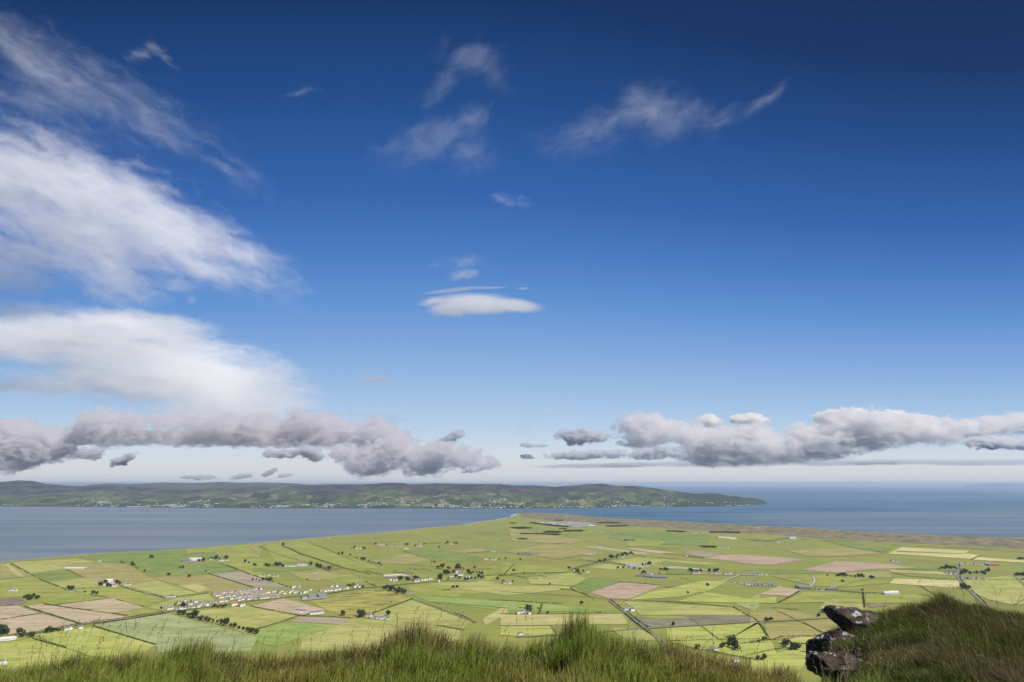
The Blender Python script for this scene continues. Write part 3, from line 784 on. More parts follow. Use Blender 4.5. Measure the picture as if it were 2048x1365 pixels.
for i, line in enumerate(FIELDS.strip().splitlines()):
    k, spec = line.split(' ', 1)
    pts = poly(spec)
    out = []
    for a, b in zip(pts, pts[1:] + pts[:1]):                 # edges that wander a little
        nseg = max(1, int((b - a).length / 45))
        d = (b - a); nv = Vector((-d.y, d.x, 0)); nv = nv.normalized() if nv.length else nv
        for q in range(nseg):
            p = a.lerp(b, q / nseg)
            out.append(p + nv * 3.0 * mnoise.noise(Vector((p.x * .02, p.y * .02, i))))
    flat_poly('field', out, PLAIN + 0.30 + 0.012 * i, FM_[k])

# roads and tracks
def strip(name, pts, width, z, mat):
    pts = densify(pts, 40)
    V, Fs = [], []
    for i, p in enumerate(pts):
        a = pts[max(i - 1, 0)]; b = pts[min(i + 1, len(pts) - 1)]
        d = (b - a).normalized(); nv = Vector((-d.y, d.x, 0)) * width / 2
        V += [(p.x + nv.x, p.y + nv.y, z), (p.x - nv.x, p.y - nv.y, z)]
        if i: k = 2 * i; Fs.append((k - 1, k + 1, k, k - 2))
    return tag(link(name, mesh_from(name, V, Fs, [mat])), kind='structure')
t = NT('tarmac'); m_road = t.done(t.mix(t.noise(t.pos(), 0.3, 4), (0.16, 0.155, 0.145), (0.22, 0.21, 0.195)), 0.9, 0.2)
t = NT('yard_concrete'); m_yard = t.done(t.mix(t.noise(t.pos(), 0.02, 5), (0.20, 0.19, 0.175), (0.33, 0.31, 0.285)), .95, .1)
t = NT('pale_gravel'); m_track = t.done(t.mix(t.noise(t.pos(), 0.3, 4), (0.36, 0.33, 0.28), (0.46, 0.43, 0.38)), 0.95, 0.1)
t = NT('verge_grass'); m_verge = t.done(t.mix(t.noise(t.pos(), 0.06, 4), (0.13, 0.145, 0.045), (0.20, 0.20, 0.065)), 0.95, 0.05)
t = NT('ditch'); m_ditch = t.done(t.mix(t.noise(t.pos(), 0.03, 4), (0.105, 0.115, 0.040), (0.18, 0.185, 0.06)), 0.95, 0.05)
ROADS = [('road', 'A 120,872 258,857 620,790 1030,737 1310,688 1650,648 2000,598 B 240,578 620,540 900,496 1020,490 1290,464 1500,442 1800,448', 6),
         ('road', 'C 866,716 930,770 990,812 1070,880 1150,936 1240,1015 1320,1092', 6), ('road', 'D 1545,292 1562,350 1558,398 1590,455 1640,487 1720,566 1800,640', 6),
         ('track', 'D 474,388 486,420 470,445 438,472', 7), ('track', 'C 1750,566 1880,518', 8), ('road', 'C 130,1003 250,1000 500,985 850,960 1130,938 1400,922 2048,882 D 90,730 340,714 620,698', 5),
         ('track', 'A 960,482 1100,525 1300,575', 5), ('road', 'C 1010,437 860,410 660,398 520,385', 5), ('road', 'C 540,480 600,460 780,415 900,382', 5),
         ('road', 'D 360,480 580,487 830,510 1000,518', 4), ('road', 'C 1100,505 1500,512 2048,520 D 0,456 210,460', 5), ('track', 'B 410,715 495,690', 6),
         ('road', 'B 1280,588 1480,660 1780,772', 3), ('track', 'D 0,735 60,735 100,742', 8), ('road', 'D 1970,380 2048,450 2120,520', 5), ('track', 'A 1705,212 1740,252', 5), ('road', 'D 0,105 190,130', 4), ('track', 'A 0,428 200,412', 3)]
for nm, spec, w in ROADS:
    pts = poly(spec)
    strip('road_verge', pts, w + 7, PLAIN + 1.75, m_verge)
    strip(nm, pts, w, PLAIN + 1.80, m_track if nm == 'track' else m_road)
for spec in ['C 470,628 560,632 640,650 720,692 860,710 1010,712 1300,722 1830,768', 'C 680,545 640,575 575,605 555,612 590,640 690,672',
             'D 200,645 350,715 560,812', 'C 1500,855 1720,1020', 'C 400,920 455,990', 'B 340,735 20,835', 'A 1720,300 1880,360', 'A 520,350 655,412', 'B 60,170 200,225 480,310',
             'D 1265,455 1400,535', 'D 2048,560 1980,600', 'C 0,820 960,818', 'D 560,830 400,730', 'C 0,915 400,918', 'B 420,130 600,190 850,300', 'C 420,180 900,300', 'B 1200,205 1460,290', 'C 0,645 700,690', 'B 1440,610 2040,660', 'D 640,470 900,405',
             'D 60,175 700,185', 'D 980,215 1060,170', 'D 430,235 1000,232', 'C 1250,300 2048,300', 'B 1060,300 1440,330 2000,310']:
    strip('ditch', poly(spec), 5, PLAIN + 1.70, m_ditch)
# ------------------------------------------------------------------ leaves, trees, hedges
t = NT('hedge_leaves')
tc = t.attr()
m_leaf = t.done(t.mix(t.noise(t.pos(), 0.05, 3), tc, t.mix(1.0, tc, (0.62, 0.66, 0.6), 'MULTIPLY')), 0.9, 0.1)
t = NT('bark'); m_bark = t.done(t.mix(t.noise(t.obj(), 1.2, 4), (0.06, 0.05, 0.04), (0.12, 0.10, 0.08)), 0.95, 0.05)
def leaf_cards(pts, size, col, var=0.35):
    """leaf clumps: two crossed, bent quads at every point"""
    pts = np.asarray(pts); n = len(pts)
    a = rng.normal(size=(n, 3)); a /= np.linalg.norm(a, axis=1)[:, None]
    b = np.cross(a, rng.normal(size=(n, 3))); b /= np.linalg.norm(b, axis=1)[:, None]
    s = size * rng.uniform(0.6, 1.3, (n, 1))
    q = np.stack([pts + a * s, pts + b * s * .8, pts - a * s, pts - b * s * .8], 1).reshape(-1, 3)
    loops = np.arange(4 * n); sizes = np.full(n, 4)
    k = rng.uniform(1 - var, 1 + var, (n, 1)); h = rng.uniform(-.12, .12, (n, 1))
    c = np.clip(np.array(col)[None] * k * np.hstack([1 + h, np.ones_like(h), 1 - h]), 0, 1)
    return q, loops, sizes, np.repeat(c, 4, 0)
def crown_mesh(name, w, h, z0, col, n=130, lobes=5, size=0.8):
    L = [(rng.uniform(-.28, .28) * w, rng.uniform(-.28, .28) * w, z0 + h * rng.uniform(.30, .75), rng.uniform(.22, .36)) for _ in range(lobes)] + [(0, 0, z0 + h * .5, .36)]
    P = []
    for _ in range(n):
        x, y, z, r = L[rng.integers(len(L))]
        d = rng.normal(size=3); d /= np.linalg.norm(d); k = rng.uniform(.55, 1.0)
        P.append((x + d[0] * r * w * k, y + d[1] * r * w * k, max(z0 * .7, z + d[2] * r * h * 1.15 * k)))
    return _mk(name, leaf_cards(P, size, col))
def _mk(name, r):
    return fast_mesh(name, r[0], r[1], r[2], [m_leaf], r[3])
def trunk_mesh(h, r):
    V, Fs = [], []
    def tube(p0, p1, r0, r1, seg=6):
        b = len(V); d = (p1 - p0).normalized(); x = d.orthogonal().normalized(); y = d.cross(x)
        for p, rr_ in ((p0, r0), (p1, r1)):
            for i in range(seg):
                a = 2 * math.pi * i / seg; V.append(tuple(p + (x * math.cos(a) + y * math.sin(a)) * rr_))
        for i in range(seg): Fs.append((b + i, b + (i + 1) % seg, b + seg + (i + 1) % seg, b + seg + i))
    tube(Vector((0, 0, -1)), Vector((.1, 0, h * .5)), r, r * .7)
    for i in range(4):
        a = i * 1.6 + .4
        tube(Vector((.1, 0, h * (.38 + .04 * i))), Vector((math.cos(a) * h * .28, math.sin(a) * h * .28, h * (.72 + .05 * i))), r * .5, r * .15)
    return mesh_from('trunk', V, Fs, [m_bark])
DARK, MID, GREY, CONI, LITE = (0.042, 0.058, 0.021), (0.066, 0.086, 0.028), (0.090, 0.092, 0.052), (0.014, 0.026, 0.014), (0.085, 0.11, 0.03)
TREES = {}
for k, (col, w, h, z0) in dict(dark=(DARK, 14, 11, 1.2), mid=(MID, 14, 10.5, 1.0), grey=(GREY, 13, 10, 1.0), lite=(LITE, 12, 8.5, .8), bush=(MID, 4.5, 3.0, .2)).items():
    TREES[k] = [(trunk_mesh(h * .8, .35 if k != 'bush' else .15), crown_mesh('crown', w, h, z0, col, 260 if k != 'bush' else 60, 6, 1.35 if k != 'bush' else .6)) for _ in range(3)]
def tree(kind, p, s, label, group):
    tr, cr = TREES[kind][random.randrange(3)]
    o = link('bush' if kind == 'bush' else 'tree', None, loc=(p.x, p.y, PLAIN + 0.5))
    o.rotation_euler = (0, 0, random.uniform(0, 6.28)); o.scale = (s, s, s * random.uniform(.85, 1.15))
    tag(o, label, 'bush' if kind == 'bush' else 'tree', group)
    link('trunk', tr, o); link('crown', cr, o)
    return o
# region, kind, size, label, group, points
TREE_SETS = [
 ('A', 'dark', .9, 'dark tree among the grey farm sheds nearest the lough shore', 'trees of the shed farm near the lough shore', '1570,290 1600,288 1640,275 1665,272 1700,272 1730,272 1765,270 1785,272'),
 ('A', 'dark', .9, 'dark round tree hugging the big white house with the red roofed shed', 'trees around the white house with a red roofed shed', '800,478 790,482 868,488 830,472 925,465 915,460 945,470 845,488'),
 ('A', 'mid', 1.0, 'tree massed in the thick dark clump beside the purple brown field', 'clump beside the purple brown field', '185,580 205,572 225,578 245,580 262,572 280,585 300,582 240,592 218,590'),
 ('A', 'mid', 1.2, 'big rounded green tree at the left edge above the white glasshouses', 'trees around the white glasshouses at lower left', '22,850 55,860 8,868'),
 ('A', 'lite', 1.0, 'pale green tree right of the white glasshouses', 'trees around the white glasshouses at lower left', '155,860 185,878 215,875 240,885 165,885'),
 ('A', 'dark', .75, 'dark low tree in the row left of the roadside bungalow', 'row left of the roadside bungalow', '375,850 400,845 425,842 445,838 465,842'),
 ('A', 'mid', .8, 'tree in the loose pair above the white house with the red roofed shed', 'trees scattered over the left fields', '535,500 562,515'),
 ('A', 'grey', .7, 'small greyish tree standing alone on the ditch line in the left fields', 'trees scattered over the left fields', '668,535 735,545 765,548 1490,415 1620,370'),
 ('A', 'dark', .9, 'dark clump tree alone near the lough shore, left of the shed farm', 'lone clump near the lough shore', '1180,265 1200,263 1192,258'),
 ('A', 'grey', .8, 'greyish tree in the broken row running down from the lone shore clump', 'broken row near the lough shore', '955,300 975,302 1040,320 1055,325 1070,338 1085,345 1138,372'),
 ('A', 'dark', .7, 'dark little tree in the field with sheep below the shed farm', 'trees in the sheep field', '1415,345 1440,345 1330,400'),
 ('A', 'dark', .8, 'dark tree in the small group right of the shed farm', 'small group right of the shed farm', '1930,298 1960,305 2000,322 2020,326'),
 ('A', 'dark', .7, 'dark tree between the white houses at the west end of the village', 'trees at the west end of the village', '1375,640 1410,650 1270,668 1440,655'),
 ('A', 'mid', .9, 'green tree in the clump left of the red roofed village house', 'clump left of the red roofed village house', '1690,650 1715,655 1735,645 1755,655 1775,648'),
 ('A', 'mid', .95, 'bushy grey green tree in the long row along the pale green barley field', 'long row along the pale barley field', '1410,705 1435,710 1485,722 1510,728 1535,735 1560,742 1590,752 1620,758 1650,762 1680,768 1710,775 1745,785 1780,795 1815,805 1845,812 1880,822 1915,830 1950,842 1985,850 2015,858'),
 ('B', 'dark', .8, 'dark tree in the grove right of the grey fallow field', 'grove right of the grey fallow field', '20,440 50,436 75,445 100,440 130,438 155,445'),
 ('B', 'dark', .85, 'dark tree in the row west of the long white farm behind the village', 'row west of the long white farm behind the village', '40,325 130,330 155,328 180,325 205,328 235,326 255,332'),
 ('B', 'grey', .85, 'grey green tree in the thicket east of the long white farm behind the village', 'thicket east of the long white farm behind the village', '480,318 530,335 555,342 580,348 600,350 625,355'),
 ('B', 'dark', .9, 'dark tree standing alone close to the lough shore near the long hedge', 'trees near the lough shore', '90,178 260,165'),
 ('B', 'dark', .9, 'dark tree of the pair on the second hedge near the shore', 'pair on the second hedge near the shore', '700,232 725,234'),
 ('B', 'mid', .8, 'tree on the second hedge right of the dark pair', 'trees along the second hedge', '790,242 885,278 900,284 935,290 1020,310'),
 ('B', 'dark', .8, 'dark tree over a white house on the road east of the village', 'trees on the road east of the village', '778,494 815,486 885,498'),
 ('B', 'mid', 1.0, 'tall tree left of the white house below the long dark hedge', 'trees by the white house below the long hedge', '868,720 885,728 1085,716 730,715'),
 ('B', 'mid', 1.0, 'tree in the dense grove hiding a pale house right of the crossroads', 'grove right of the crossroads', '1060,508 1080,508 1100,515 1120,520 1140,525 1160,532 1178,520 1170,540 1190,535 1210,545 1200,528 1220,538'),
 ('B', 'dark', .95, 'dark tree behind the white cottages along the road to the church', 'trees on the road to the church', '1175,432 1190,438 1235,436 1250,440 1300,436 1320,436 1280,440 1495,428 1500,438 1562,436'),
 ('B', 'dark', .95, 'dark tree in the churchyard wood around the white church tower', 'wood around the white church', '1530,388 1550,392 1570,385 1600,382 1635,352 1660,350 1680,350 1720,385 1740,392 1760,380 1785,378 1805,385 1830,392 1800,415 1745,428 1715,436 1695,436 1620,415 1775,430 1825,425 1650,425'),
 ('B', 'grey', .9, 'grey green tree north of the churchyard wood', 'trees north of the churchyard wood', '1480,342 1500,335 1515,342 1560,350 1575,348 1770,346'),
 ('B', 'dark', .85, 'dark tree at the far farm row close to the lough', 'trees at the far farms by the lough', '990,158 1075,164 1225,160 1240,162 800,190 825,188 890,190 905,193 1370,156 1535,152 1555,150 1610,150 1630,152 1300,172'),
 ('B', 'mid', .9, 'lone rounded tree in the middle pasture right of the crossroads', 'lone trees in the middle pastures', '1632,498 1600,500 1950,435 1490,185 1430,300 1455,300 450,438'),
 ('B', 'dark', .85, 'dark tree around the white farm at the middle of the plain', 'trees at the white farm in the middle of the plain', '1840,276 1885,272 1960,276 2010,268 1995,455'),
 ('C', 'mid', .9, 'rounded tree flanking the white farm left of the big dug field', 'trees at the farm left of the ploughed field', '30,573 100,572 395,590 110,486'),
 ('C', 'dark', .95, 'dark tree in the thick hillock of wood over the yellow strip field', 'thick wood over the yellow strip field', '875,388 895,380 915,374 930,368 950,356 965,352 980,348 990,356 1010,354 1030,350 1045,354 920,385 960,366 1000,362'),
 ('C', 'dark', .8, 'dark tree at the road bend left of the thick wood', 'trees at the road bend', '780,408 795,410 815,405 830,402 545,468 585,478'),
 ('C', 'mid', .9, 'green tree lining the lane below the road bend', 'trees lining the lane below the road bend', '595,492 610,497 622,505 635,512 655,488'),
 ('C', 'grey', .85, 'round greyish tree in the row below the blue roofed farm', 'row below the blue roofed farm', '930,466 972,464 1058,470 1100,474 1265,478 1282,478 1300,478 1316,478'),
 ('C', 'dark', .85, 'dark tree behind the blue roofed farm', 'trees behind the blue roofed farm', '1125,436 1145,434 1165,438 1182,440'),
 ('C', 'dark', .9, 'dark tree beside the long grey sheds', 'trees beside the long grey sheds', '1122,502 1138,502 1255,505'),
 ('C', 'dark', .95, 'dark tree sheltering the white houses strung along the straight road', 'trees along the straight road of white houses', '1505,492 1520,488 1540,486 1555,488 1580,492 1650,492 1690,492 1712,488'),
 ('C', 'mid', .8, 'bush shaped tree at the pair of houses with a garden hedge, bottom centre', 'trees by the lower middle farm', '160,805 205,805 225,808 215,780 240,778 300,785'),
 ('C', 'mid', .9, 'green tree in the wooded dip at the bottom edge by the rocks', 'wooded dip at the bottom edge', '1560,1100 1830,1060 1760,1075 1800,1080 1740,1090 1850,1095 1870,1110'),
 ('C', 'dark', .8, 'dark lone tree out in the far middle plain', 'lone trees in the far middle plain', '160,398 45,388 1635,600 1480,660 1365,912 645,745 375,820'),
 ('D', 'mid', .9, 'tree in the straight row under the pink brown field', 'straight row under the pink brown field', '580,384 650,388 675,386 700,388 725,388 750,390 785,393 810,393 835,394 850,396 905,402 920,404'),
 ('D', 'dark', .9, 'dark tree on the crest by the houses at the right hand crossroads', 'trees at the right hand crossroads', '1415,335 1435,330 1455,334 1475,330 1500,332 1525,328 1545,335'),
 ('D', 'dark', .9, 'dark tree in the belt right of the right hand crossroads', 'belt right of the right hand crossroads', '1590,370 1615,366 1645,370 1675,364 1700,368 1730,364 1750,372 1735,352 1765,352 1785,354'),
 ('D', 'dark', .9, 'dark tree in the tight clump on the road behind the grassy mound', 'tight clump behind the grassy mound', '1590,478 1605,474 1622,476 1635,480'),
 ('D', 'dark', .9, 'dark tree at the right edge by the farm lane', 'trees at the right edge by the farm lane', '1985,380 2005,385 2025,382 2040,388'),
 ('D', 'mid', .9, 'pale bushy tree in the hedged hollow left of the rocks', 'hedged hollow left of the rocks', '265,892 290,888 310,895 270,908 330,930 345,938 315,940'),
 ('D', 'dark', .7, 'dark little tree on the cross lane in the right hand fields', 'trees on the cross lane', '842,496 695,432 555,655 575,660 600,668 545,655 515,690 160,715 130,725'),
 ('D', 'grey', .7, 'greyish bush in the lower right rough pasture', 'bushes in the lower right rough pasture', '60,1012 90,1015 110,1008 120,858 100,862'),
]
for r, kind, s, lab, grp, pts in TREE_SETS:
    for w in pts.split():
        x, y = map(float, w.split(','))
        p = gp(r, x, y)
        tree(kind, p, s * random.choice([.7, .9, 1.1, 1.3, 1.7]) * random.uniform(.9, 1.1), lab, grp)
# hedges: bushy strips, each a thing
def hedge(label, pts, height=2.2, width=2.6, col=DARK, gap=0.12, lumps=0.5, name='hedge', group=None):
    P = []
    seed = random.uniform(0, 99)
    for a, b in zip(pts[:-1], pts[1:]):
        L = (b - a).length; n = int(L * 2.2)
        for _ in range(n):
            q = random.random(); p = a.lerp(b, q)
            nz = mnoise.noise(Vector((p.x * .035 + seed, p.y * .035, seed)))
            nz2 = mnoise.noise(Vector((p.x * .012 + seed, p.y * .012, 7)))
            if nz2 < gap * 2 - .75: continue
            h = height * (1 + lumps * 1.6 * nz)
            d = (b - a).normalized(); nv = Vector((-d.y, d.x, 0))
            P.append(tuple(p + nv * random.gauss(0, .33) * width + Vector((0, 0, PLAIN * 0 + .5 + random.uniform(0.1, max(.5, h))))))
    if not P: return None
    o = link(name, _mk(name, leaf_cards(P, 1.15, col)))
    return tag(o, label, 'hedge', group)
HEDGES = [
 ('dark ditch hedge running from the lough shore past the deep green field at left', 'A 70,300 340,442 520,512', 1.3, DARK, .3),
 ('thin dark hedge along the lower left edge of the pale barley field', 'A 735,802 980,875 1230,948', 1.8, DARK, .1),
 ('dark hedge between the two bright yellow green fields at lower left', 'A 255,900 520,972', 2.0, DARK, .1),
 ('dark hedge along the lower edge of the long tan wedge field', 'A 190,646 640,782', 2.0, DARK, .1),
 ('low hedge along the top of the upper tan field', 'A 425,633 880,579', 1.4, DARK, .3),
 ('bushy hedge between the two long tan fields', 'A 335,625 560,660 880,697 1040,727', 2.2, DARK, .32),
 ('thin hedge across the tan field at the left edge', 'A 0,747 330,699', 1.3, DARK, .1),
 ('dark roadside hedge under the tan fields at left', 'A 0,880 258,850 620,782 1030,728 1300,684', 2.0, DARK, .15),
 ('low roadside hedge along the upper edge of the pale barley field', 'A 740,786 1035,742 1330,696', 1.4, DARK, .2),
 ('dark hedge along the grey fallow field behind the village', 'A 1640,385 2005,498', 1.8, DARK, .1),
 ('winding hedge falling from the shed farm to the grey fallow field', 'A 1745,300 1880,355 B 30,402 B 150,440 B 300,492', 1.8, DARK, .25),
 ('low hedge below the green field right of the white house with a red roofed shed', 'A 640,545 870,577 1140,652', 1.2, DARK, .4),
 ('hedge on the lane from the white house with a red roofed shed', 'A 955,485 1100,530 1300,578', 1.8, DARK, .2),
 ('hedge at the top of the yellow field west of the village', 'A 1325,573 1640,540', 1.2, DARK, .25),
 ('broken hedge beside the purple brown field at the left edge', 'A 0,642 100,632', 2.8, DARK, .3),
 ('bushy hedge left of the tan triangle top corner', 'A 350,632 410,636', 2.4, DARK, .2),
 ('hedge crossing the green fields above the white house with a red roofed shed', 'A 540,512 800,490', 1.2, DARK, .35),
 ('tall dark hedge of trees striding diagonally from the lough shore', 'B 250,168 330,200 400,236 520,272 640,312 740,346 850,372 950,392', 4.6, DARK, .06),
 ('thick bushy end of the tall diagonal hedge', 'B 905,372 970,382 1040,400', 5.5, MID, .05),
 ('broken hedge parallel to the tall diagonal one, nearer the point', 'B 690,238 800,246 900,288 1030,315 1052,336', 2.6, DARK, .35),
 ('short hedge leading down to the crossroads', 'B 908,450 1000,490', 2.0, DARK, .1),
 ('dark straight hedge right of the rushy pasture', 'B 1285,584 1110,648 932,712', 2.6, DARK, .05),
 ('long thin hedge slanting down from the straight dark one', 'B 1290,590 1480,655 1660,712 1780,772', 1.5, DARK, .3),
 ('dark hedge along the top of the yellow field below the village', 'B 0,644 200,684 420,722', 2.4, DARK, .05),
 ('row of bushes along the lower edge of the yellow field below the village', 'B 30,826 240,768 400,716', 2.0, DARK, .35),
 ('hedge from the grey strip field to the tall lone tree', 'B 420,722 640,726 800,740', 2.0, DARK, .1),
 ('dark roadside hedge right of the crossroads', 'B 1030,492 1150,478 1290,464', 2.4, DARK, .05),
 ('low roadside hedge east of the village', 'B 620,548 900,500 1010,494', 1.2, DARK, .3),
 ('hedge leaving the trees north of the church to the right', 'B 1450,346 1540,358 1700,356 1900,350', 2.4, DARK, .15),
 ('hedge leaving the churchyard wood to the right', 'B 1830,404 2000,396 C 110,430', 2.4, DARK, .15),
 ('broken short hedge in the pasture below the church', 'B 1370,548 1480,530 1580,512', 2.4, DARK, .3),
 ('dotted row of bushes across the pasture right of the church', 'B 1880,596 2040,600', 2.2, DARK, .35),
 ('stone edged hedge behind the grassy hump at bottom centre', 'B 1470,796 1690,832', 2.2, GREY, .02),
 ('hedge along the far brown green field by the lough', 'B 1380,150 1510,146', 3.5, CONI, .05),
 ('long hedge in the far fields toward the point', 'B 1700,226 1820,218 1890,212', 2.2, DARK, .1),
 ('dark clipped conifer hedge behind the white road houses near the crossroads', 'B 1120,372 1170,380 1290,390', 7.0, CONI, .0),
 ('second clipped dark conifer hedge just behind the first', 'B 1250,352 1350,360 1432,366', 6.0, CONI, .0),
 ('hedge climbing right from the road bend to the thick wood', 'C 590,462 760,418 860,396', 2.4, DARK, .1),
 ('hedge along the road left of the road bend', 'C 660,398 790,414 900,432 1000,442', 2.2, DARK, .1),
 ('hedge along the upper edge of the yellow strip field', 'C 1050,362 1200,375 1420,390', 1.8, DARK, .2),
 ('hedge in front of the striped pink field', 'C 1290,348 1450,365 1610,386', 2.8, DARK, .05),
 ('upper hedge of the pair left of the road bend lane', 'C 0,515 200,506 380,500 530,492', 1.6, DARK, .2),
 ('lower hedge of the pair left of the road bend lane', 'C 30,512 160,530 300,550', 2.0, DARK, .1),
 ('row of dots, young trees, along the top of the little plantation field', 'C 185,500 240,512 310,524 375,536', 3.2, DARK, .35),
 ('broken bushy hedge above the cool green strip field', 'C 0,716 130,722 300,735 490,742', 2.4, DARK, .25),
 ('short thick bushes below the cool green strip field, left part', 'C 545,816 665,820', 3.2, DARK, .2),
 ('short thick bushes below the cool green strip field, right part', 'C 740,814 920,810', 2.8, DARK, .25),
 ('dark hedge along the top of the ploughed pink field', 'C 940,571 1100,583 1270,597', 2.6, CONI, .05),
 ('right hand hedge of the straight lane at bottom centre', 'C 995,806 1080,872 1165,932', 3.0, DARK, .1),
 ('left hand hedge of the straight lane at bottom centre', 'C 985,820 1060,886 1120,932 1200,990', 2.6, DARK, .1),
 ('short dark hedge at the top of the straight lane', 'C 868,712 915,748 955,784', 3.4, DARK, .05),
 ('low hedge along the foot of the straight lane', 'C 1165,945 1240,1008 1310,1080', 1.4, GREY, .2),
 ('dark hedge crossing the yellow fields near the bottom right of the lane', 'C 1310,1036 1680,1028 2048,1020', 1.8, DARK, .1),
 ('hedge falling from the barley corner to the right hand roadside', 'C 1835,768 1920,820 2010,862', 2.0, DARK, .2),
 ('long thin hedge running right from the ploughed pink field', 'C 970,715 1300,725 1600,748 1830,766', 1.4, DARK, .25),
 ('short bushy hedge left of the stream bend', 'C 480,630 590,636', 2.4, DARK, .15),
 ('thick hedge along the wooded lane at the bottom edge', 'C 1620,1108 1700,1125 1800,1150 2048,1195', 3.6, MID, .1),
 ('bushy hedge left of the rocks near the bottom', 'C 1890,1060 2048,1045 D 60,870 D 150,862', 3.0, MID, .15),
 ('tall garden hedge beside the lower middle farm', 'C 330,750 318,790 305,828', 4.0, MID, .0),
 ('dotted hedge left of the lower middle farm', 'C 70,768 260,782', 2.6, DARK, .3),
 ('dark conifer screen behind the long grey sheds', 'C 1480,372 1610,378', 5.0, CONI, .0),
 ('hedge at the right of the dark scrub patch', 'C 1420,545 1485,548', 3.0, DARK, .1),
 ('hedge slanting up beside the orange tan field', 'D 205,590 290,545 375,496', 2.4, DARK, .05),
 ('dark hedge standing on the cross lane in the right hand fields', 'D 843,512 850,570 856,622', 4.0, DARK, .1),
 ('bushy hedge above the right hand roadside', 'D 0,610 100,622 250,632 360,640', 2.8, DARK, .3),
 ('hedge dropping from the right hand roadside to the hollow', 'D 40,708 90,770 130,842', 2.6, DARK, .15),
 ('curving hedge above the bright hollow fields', 'D 0,888 150,866 240,842 400,838 560,836', 3.2, MID, .1),
 ('thin hedge slanting down to the rocks', 'D 185,636 350,716 470,772 560,818', 1.4, DARK, .2),
 ('row of bushes leaving the hollow trees to the right', 'D 335,898 460,892', 3.0, DARK, .2),
 ('hedge below the hollow trees', 'D 262,918 330,945 470,966', 2.2, DARK, .2),
 ('hedge along the lower hollow fields', 'D 0,975 190,935 260,920', 2.2, MID, .2),
 ('long hedge by the road of dark roofed sheds', 'D 640,492 740,500 840,512 1000,518', 3.0, GREY, .1),
 ('hedge running right from the big white sheds', 'D 1100,520 1200,526 1340,532', 2.2, DARK, .2),
 ('hedge under the cream field by the right hand crossroads', 'D 1060,362 1200,388 1400,402 1560,412', 2.2, DARK, .1),
 ('dark hedge edge between the cream fields', 'D 1650,262 1720,232', 2.0, DARK, .0),
 ('hedge along the right hand crossroads road', 'D 1566,300 1572,350 1570,398 1600,452', 2.4, DARK, .15),
 ('hedge along the road falling behind the mound', 'D 1655,490 1735,566 1800,640', 2.4, DARK, .1),
 ('hedge in the right edge meadow', 'D 1620,414 1900,412 2048,418', 1.6, DARK, .2),
 ('dark scrub hedge under the dunes, left part', 'D 520,118 660,122 800,130', 3.5, DARK, .2),
 ('dark scrub hedge under the dunes, right part', 'D 1000,155 1300,165 1560,172 1800,190 2048,212', 3.0, DARK, .3),
 ('dark hedge leading left of the white house under the dunes', 'D 0,118 120,124 250,108', 3.0, DARK, .1),
 ('hedge in the far meadow under the dunes', 'D 380,112 450,114', 3.0, DARK, .1),
 ('scrub hedge beside the far camp', 'C 850,185 1000,200', 2.5, DARK, .3),
 ('hedge right of the far white sheds', 'C 1900,235 2048,245', 3.0, DARK, .05),
 ('faint hedge in the far olive fields', 'C 370,280 520,262', 2.2, DARK, .3),
 ('dark hedge row left of the pale ringed house', 'C 510,380 660,398', 2.0, DARK, .2),
]
for lab, spec, h, col, gap in HEDGES:
    hedge(lab, poly(spec), h * 1.2, max(2.6, h * 1.2), tuple(q * 1.6 for q in col), gap)
# conifer belts near the point
BELTS = [('dark conifer belt behind the far camp', 'C 425,84 495,86', 60), ('dark conifer belt on the left edge of the far camp', 'C 250,104 300,112 390,122', 60), ('dark conifer belt in front of the far camp', 'C 378,124 460,130 535,138', 70),
         ('upper dark conifer belt right of the far camp', 'C 775,104 860,106 940,106', 110), ('lower dark conifer belt right of the far camp', 'C 835,132 930,131 1005,129', 70), ('squarish dark conifer belt left of the far camp', 'C 125,142 165,146 205,150', 150),
         ('long thin dark conifer belt below and left of the far camp', 'C 160,193 260,192 370,195 465,200', 60), ('short dark conifer belt just above the long thin one', 'C 358,176 420,178 478,180', 130), ('dark conifer belt just below the far camp', 'C 505,170 570,170 655,168', 110), ('small dark conifer belt between the camp and the fields', 'C 470,152 525,154', 50),
         ('dark conifer belt alone under the dunes', 'C 1315,170 1380,172 1450,177', 70), ('dark conifer belt right of the caravans under the dunes', 'C 1655,180 1770,180 1890,184', 80), ('dark conifer belt at the right edge under the dunes', 'D 2000,255 2048,258', 60), ('small dark wood on the far left of the point', 'C 80,106 120,108', 50), ('small dark wood in the far olive plain', 'C 145,232 210,236', 60), ('low dark scrub wood left of the far white farm', 'C 1590,296 1640,295 1700,296', 60),
         ('dark belt of trees behind the shed farm by the road', 'C 980,243 1065,246', 40), ('dark belt in the olive far fields', 'C 140,352 200,352 240,354', 30)]
for lab, spec, dep in BELTS:
    pts = poly(spec); P = []
    for a, b in zip(pts[:-1], pts[1:]):
        n = int((b - a).length * dep / 9)
        for _ in range(min(n, 2600)):
            p = a.lerp(b, random.random()); d = (b - a).normalized(); nv = Vector((-d.y, d.x, 0))
            k = random.uniform(-.5, .5) * dep; hh = 8.5 + 2.0 * mnoise.noise(Vector((p.x * .03, k * .05, 3)))
            P.append(tuple(p + nv * k + Vector((0, 0, PLAIN * 0 + random.uniform(.8, hh)))))
    o = link('conifer_belt', _mk('conifer_belt', leaf_cards(P, 2.2, CONI, .3)))
    tag(o, lab, 'wood', 'dark conifer belts on the low point', 'stuff')
